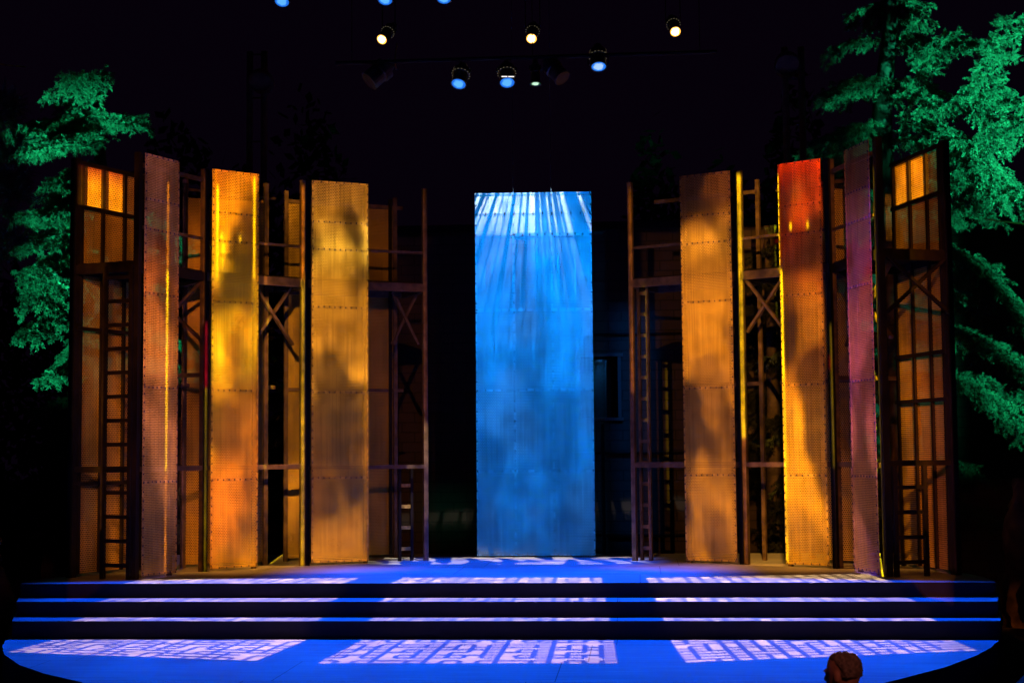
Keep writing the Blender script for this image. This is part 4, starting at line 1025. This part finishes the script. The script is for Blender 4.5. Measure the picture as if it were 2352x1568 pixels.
loft(body, [((-0.005, 0, 1.17), (0.058, 0, 0), (0, 0.056, 0)), ((-0.02, 0, 1.08), (0.060, 0, 0), (0, 0.062, 0)), ((-0.03, 0, 1.03), (0.085, 0, 0), (0, 0.12, 0)), ((-0.035, 0, 0.98), (0.11, 0, 0), (0, 0.19, 0)),
            ((-0.03, 0, 0.82), (0.125, 0, 0), (0, 0.185, 0)), ((-0.02, 0, 0.62), (0.125, 0, 0), (0, 0.165, 0)), ((-0.02, 0, 0.50), (0.13, 0, 0), (0, 0.18, 0)), ((-0.02, 0, 0.44), (0.12, 0, 0), (0, 0.17, 0))], 24)
for sg in (-1, 1):
    limb(body, [(-0.03, sg*0.185, 0.98), (0.0, sg*0.225, 0.82), (0.02, sg*0.23, 0.70)], [0.055, 0.050, 0.043])
    limb(body, [(0.02, sg*0.23, 0.70), (0.15, sg*0.20, 0.66), (0.29, sg*0.14, 0.62)], [0.043, 0.038, 0.027])
    ball(body, (0.335, sg*0.125, 0.612), (0.050, 0.040, 0.017))
    for k in range(4):
        y0 = sg*(0.095+0.019*k); L = (0.060, 0.072, 0.068, 0.052)[k]
        body.tube([(0.37, y0, 0.612), (0.37+L*0.5, y0, 0.612), (0.37+L*0.85, y0, 0.598), (0.37+L, y0, 0.580)], [0.0095, 0.009, 0.0085, 0.007], 7)
    body.tube([(0.32, sg*0.088, 0.612), (0.35, sg*0.070, 0.612), (0.375, sg*0.066, 0.606)], [0.012, 0.0105, 0.008], 7)
    limb(body, [(0.0, sg*0.10, 0.50), (0.22, sg*0.115, 0.515), (0.44, sg*0.12, 0.49)], [0.085, 0.075, 0.056])
    limb(body, [(0.44, sg*0.12, 0.49), (0.45, sg*0.12, 0.30), (0.42, sg*0.12, 0.07)], [0.056, 0.052, 0.036])
    body.tube([(0.37, sg*0.12, 0.045), (0.46, sg*0.12, 0.042), (0.58, sg*0.125, 0.028), (0.625, sg*0.128, 0.024)], [0.038, 0.040, 0.028, 0.018], 10)
SKIN = mat('weathered_skin', (0.30, 0.15, 0.10), 0.55, 0, 0.35, noise=(18, 0.8, 1.15))
HAIR = mat('short_grey_hair', (0.115, 0.088, 0.072), 0.85, 0, 0.2, noise=(60, 0.55, 1.5), bump=0.8)
SHIRT = mat('dark_shirt', (0.035, 0.03, 0.05), 0.9, noise=(12, 0.8, 1.2)); PANTS = mat('dark_trousers', (0.03, 0.03, 0.035), 0.9)
# where he sits: crown of the head and facing from the photograph
hp_top = ony(1936, 1499, -7.9); CHZ = hp_top[2]-HEADTOP
face = R(140)                                  # he looks to the left and a little towards the stage
man = body.build('person', SKIN, None, (0, 0, 0), smooth=True)
rm = man.modifiers.new('skin_over', 'REMESH'); rm.mode = 'VOXEL'; rm.voxel_size = 0.0075; rm.use_smooth_shade = True
sm = man.modifiers.new('soften', 'SMOOTH'); sm.factor = 0.5; sm.iterations = 3
man.location = (hp_top[0]+0.02, hp_top[1], CHZ); man.rotation_euler = (0, 0, face)
tag(man, 'man with short grey hair seated below the stage edge, head turned to the left', 'person')
hair = MB(); hr = []
for dz, fr, bk, hw in head_rings()[:9]:
    cut = min(1.0, max(0.0, (dz-0.035)/0.05))          # hairline draws back over the temples
    f2 = fr*(1-cut*0.95)-cut*0.012
    hr.append(((hx+(f2-bk)/2, 0, HEADTOP+0.006-dz), ((f2+bk)/2+0.006, 0, 0), (0, hw+0.005, 0)))
loft(hair, hr, 28)
ho = hair.build('hair', HAIR, man, (0, 0, 0), smooth=True)
hd = ho.modifiers.new('subdiv', 'SUBSURF'); hd.levels = 1; hd.render_levels = 2
tx = bpy.data.textures.new('hair_tufts', 'CLOUDS'); tx.noise_scale = 0.018; tx.noise_depth = 3
dp = ho.modifiers.new('tufts', 'DISPLACE'); dp.texture = tx; dp.strength = 0.014; dp.mid_level = 0.5; dp.texture_coords = 'LOCAL'
shirt = MB()
loft(shirt, [((-0.028, 0, 1.062), (0.075, 0, 0), (0, 0.085, 0)), ((-0.03, 0, 1.03), (0.095, 0, 0), (0, 0.135, 0)), ((-0.035, 0, 0.98), (0.122, 0, 0), (0, 0.205, 0)), ((-0.03, 0, 0.82), (0.140, 0, 0), (0, 0.20, 0)), ((-0.02, 0, 0.62), (0.142, 0, 0), (0, 0.182, 0)), ((-0.02, 0, 0.47), (0.146, 0, 0), (0, 0.196, 0))], 24)
for sg in (-1, 1): limb(shirt, [(-0.03, sg*0.180, 0.985), (0.0, sg*0.228, 0.82), (0.018, sg*0.233, 0.73)], [0.075, 0.066, 0.060])
so = shirt.build('shirt', SHIRT, man, (0, 0, 0), smooth=True)
trs = MB()
for sg in (-1, 1):
    limb(trs, [(-0.02, sg*0.10, 0.49), (0.22, sg*0.117, 0.515), (0.445, sg*0.12, 0.49)], [0.10, 0.09, 0.068]); limb(trs, [(0.445, sg*0.12, 0.50), (0.452, sg*0.12, 0.30), (0.42, sg*0.12, 0.10)], [0.068, 0.064, 0.056])
trs.build('trousers', PANTS, man, (0, 0, 0), smooth=True)
# his folding chair
chr_ = thing('folding_chair', 'dark folding chair under the seated man in front of the stage', 'chair', (hp_top[0]+0.02, hp_top[1], CHZ)); chr_.rotation_euler = (0, 0, face)
def cpart(mb, n, m=BLACKPAINT):
    o = mb.build(n, m, chr_, (0, 0, 0), bevel=0.004); return o
cpart(MB().beam((-0.2, 0, 0.405), (0.22, 0, 0.405), 0.42, 0.03), 'seat'); cpart(MB().beam((-0.215, 0, 0.62), (-0.25, 0, 0.84), 0.42, 0.02), 'backrest')
for sg in (-1, 1):
    cpart(MB().beam((-0.26, sg*0.20, 0.84), (0.20, sg*0.20, 0.0), 0.02, 0.03), 'leg'); cpart(MB().beam((0.15, sg*0.17, 0.39), (-0.22, sg*0.17, 0.0), 0.02, 0.03), 'leg')
# slab he sits on
tag(MB().prism([(hp_top[0]-3.2, -9.4), (hp_top[0]+3.0, -9.4), (hp_top[0]+3.0, -7.0), (hp_top[0]-3.2, -7.0)], min(CHZ, GZ)-0.15, CHZ).build('seating_terrace', CONC), kind='structure')
lantern('man_red_fill', (hp_top[0]+0.8, -11.5, 3.6), (hp_top[0], -7.9, hp_top[2]-0.12), 260, None, color=(1.0, 0.27, 0.19), cone=R(14), radius=0.12)  # added red spot to brighten the seated man

# ------------------------------------------------------------------ far woodland closing the night horizon
_rng = np.random.default_rng(77); NW = 60000
_x = _rng.uniform(-34, 34, NW); _top = 6.5+1.8*np.sin(_x*0.55)+1.1*np.sin(_x*1.7+1.0)+0.7*np.sin(_x*4.1)
_c = np.stack([_x, _rng.uniform(15.0, 19.0, NW), GZ+(_top-GZ)*_rng.random(NW)**0.8], 1)
_a = _rng.normal(0, 1, (NW, 3)); _b = _rng.normal(0, 1, (NW, 3)); _a *= 0.16/np.linalg.norm(_a, axis=1, keepdims=True); _b *= 0.10/np.linalg.norm(_b, axis=1, keepdims=True)
_v = np.stack([_c-_a, _c+_b, _c+_a, _c-_b], 1).reshape(-1, 3)
_me = bpy.data.meshes.new('far_woodland'); _me.from_pydata(_v.tolist(), [], np.arange(4*NW).reshape(-1, 4).tolist()); _me.materials.append(mat('shaded_far_foliage', (0.009, 0.011, 0.009), 0.95, 0, 0.05))  # shade put into the leaf colour, keeps the green floods from showing
_o = bpy.data.objects.new('far_woodland', _me); C.objects.link(_o); tag(_o, 'dark far woodland closing the horizon behind the stage', 'woodland', kind='stuff')
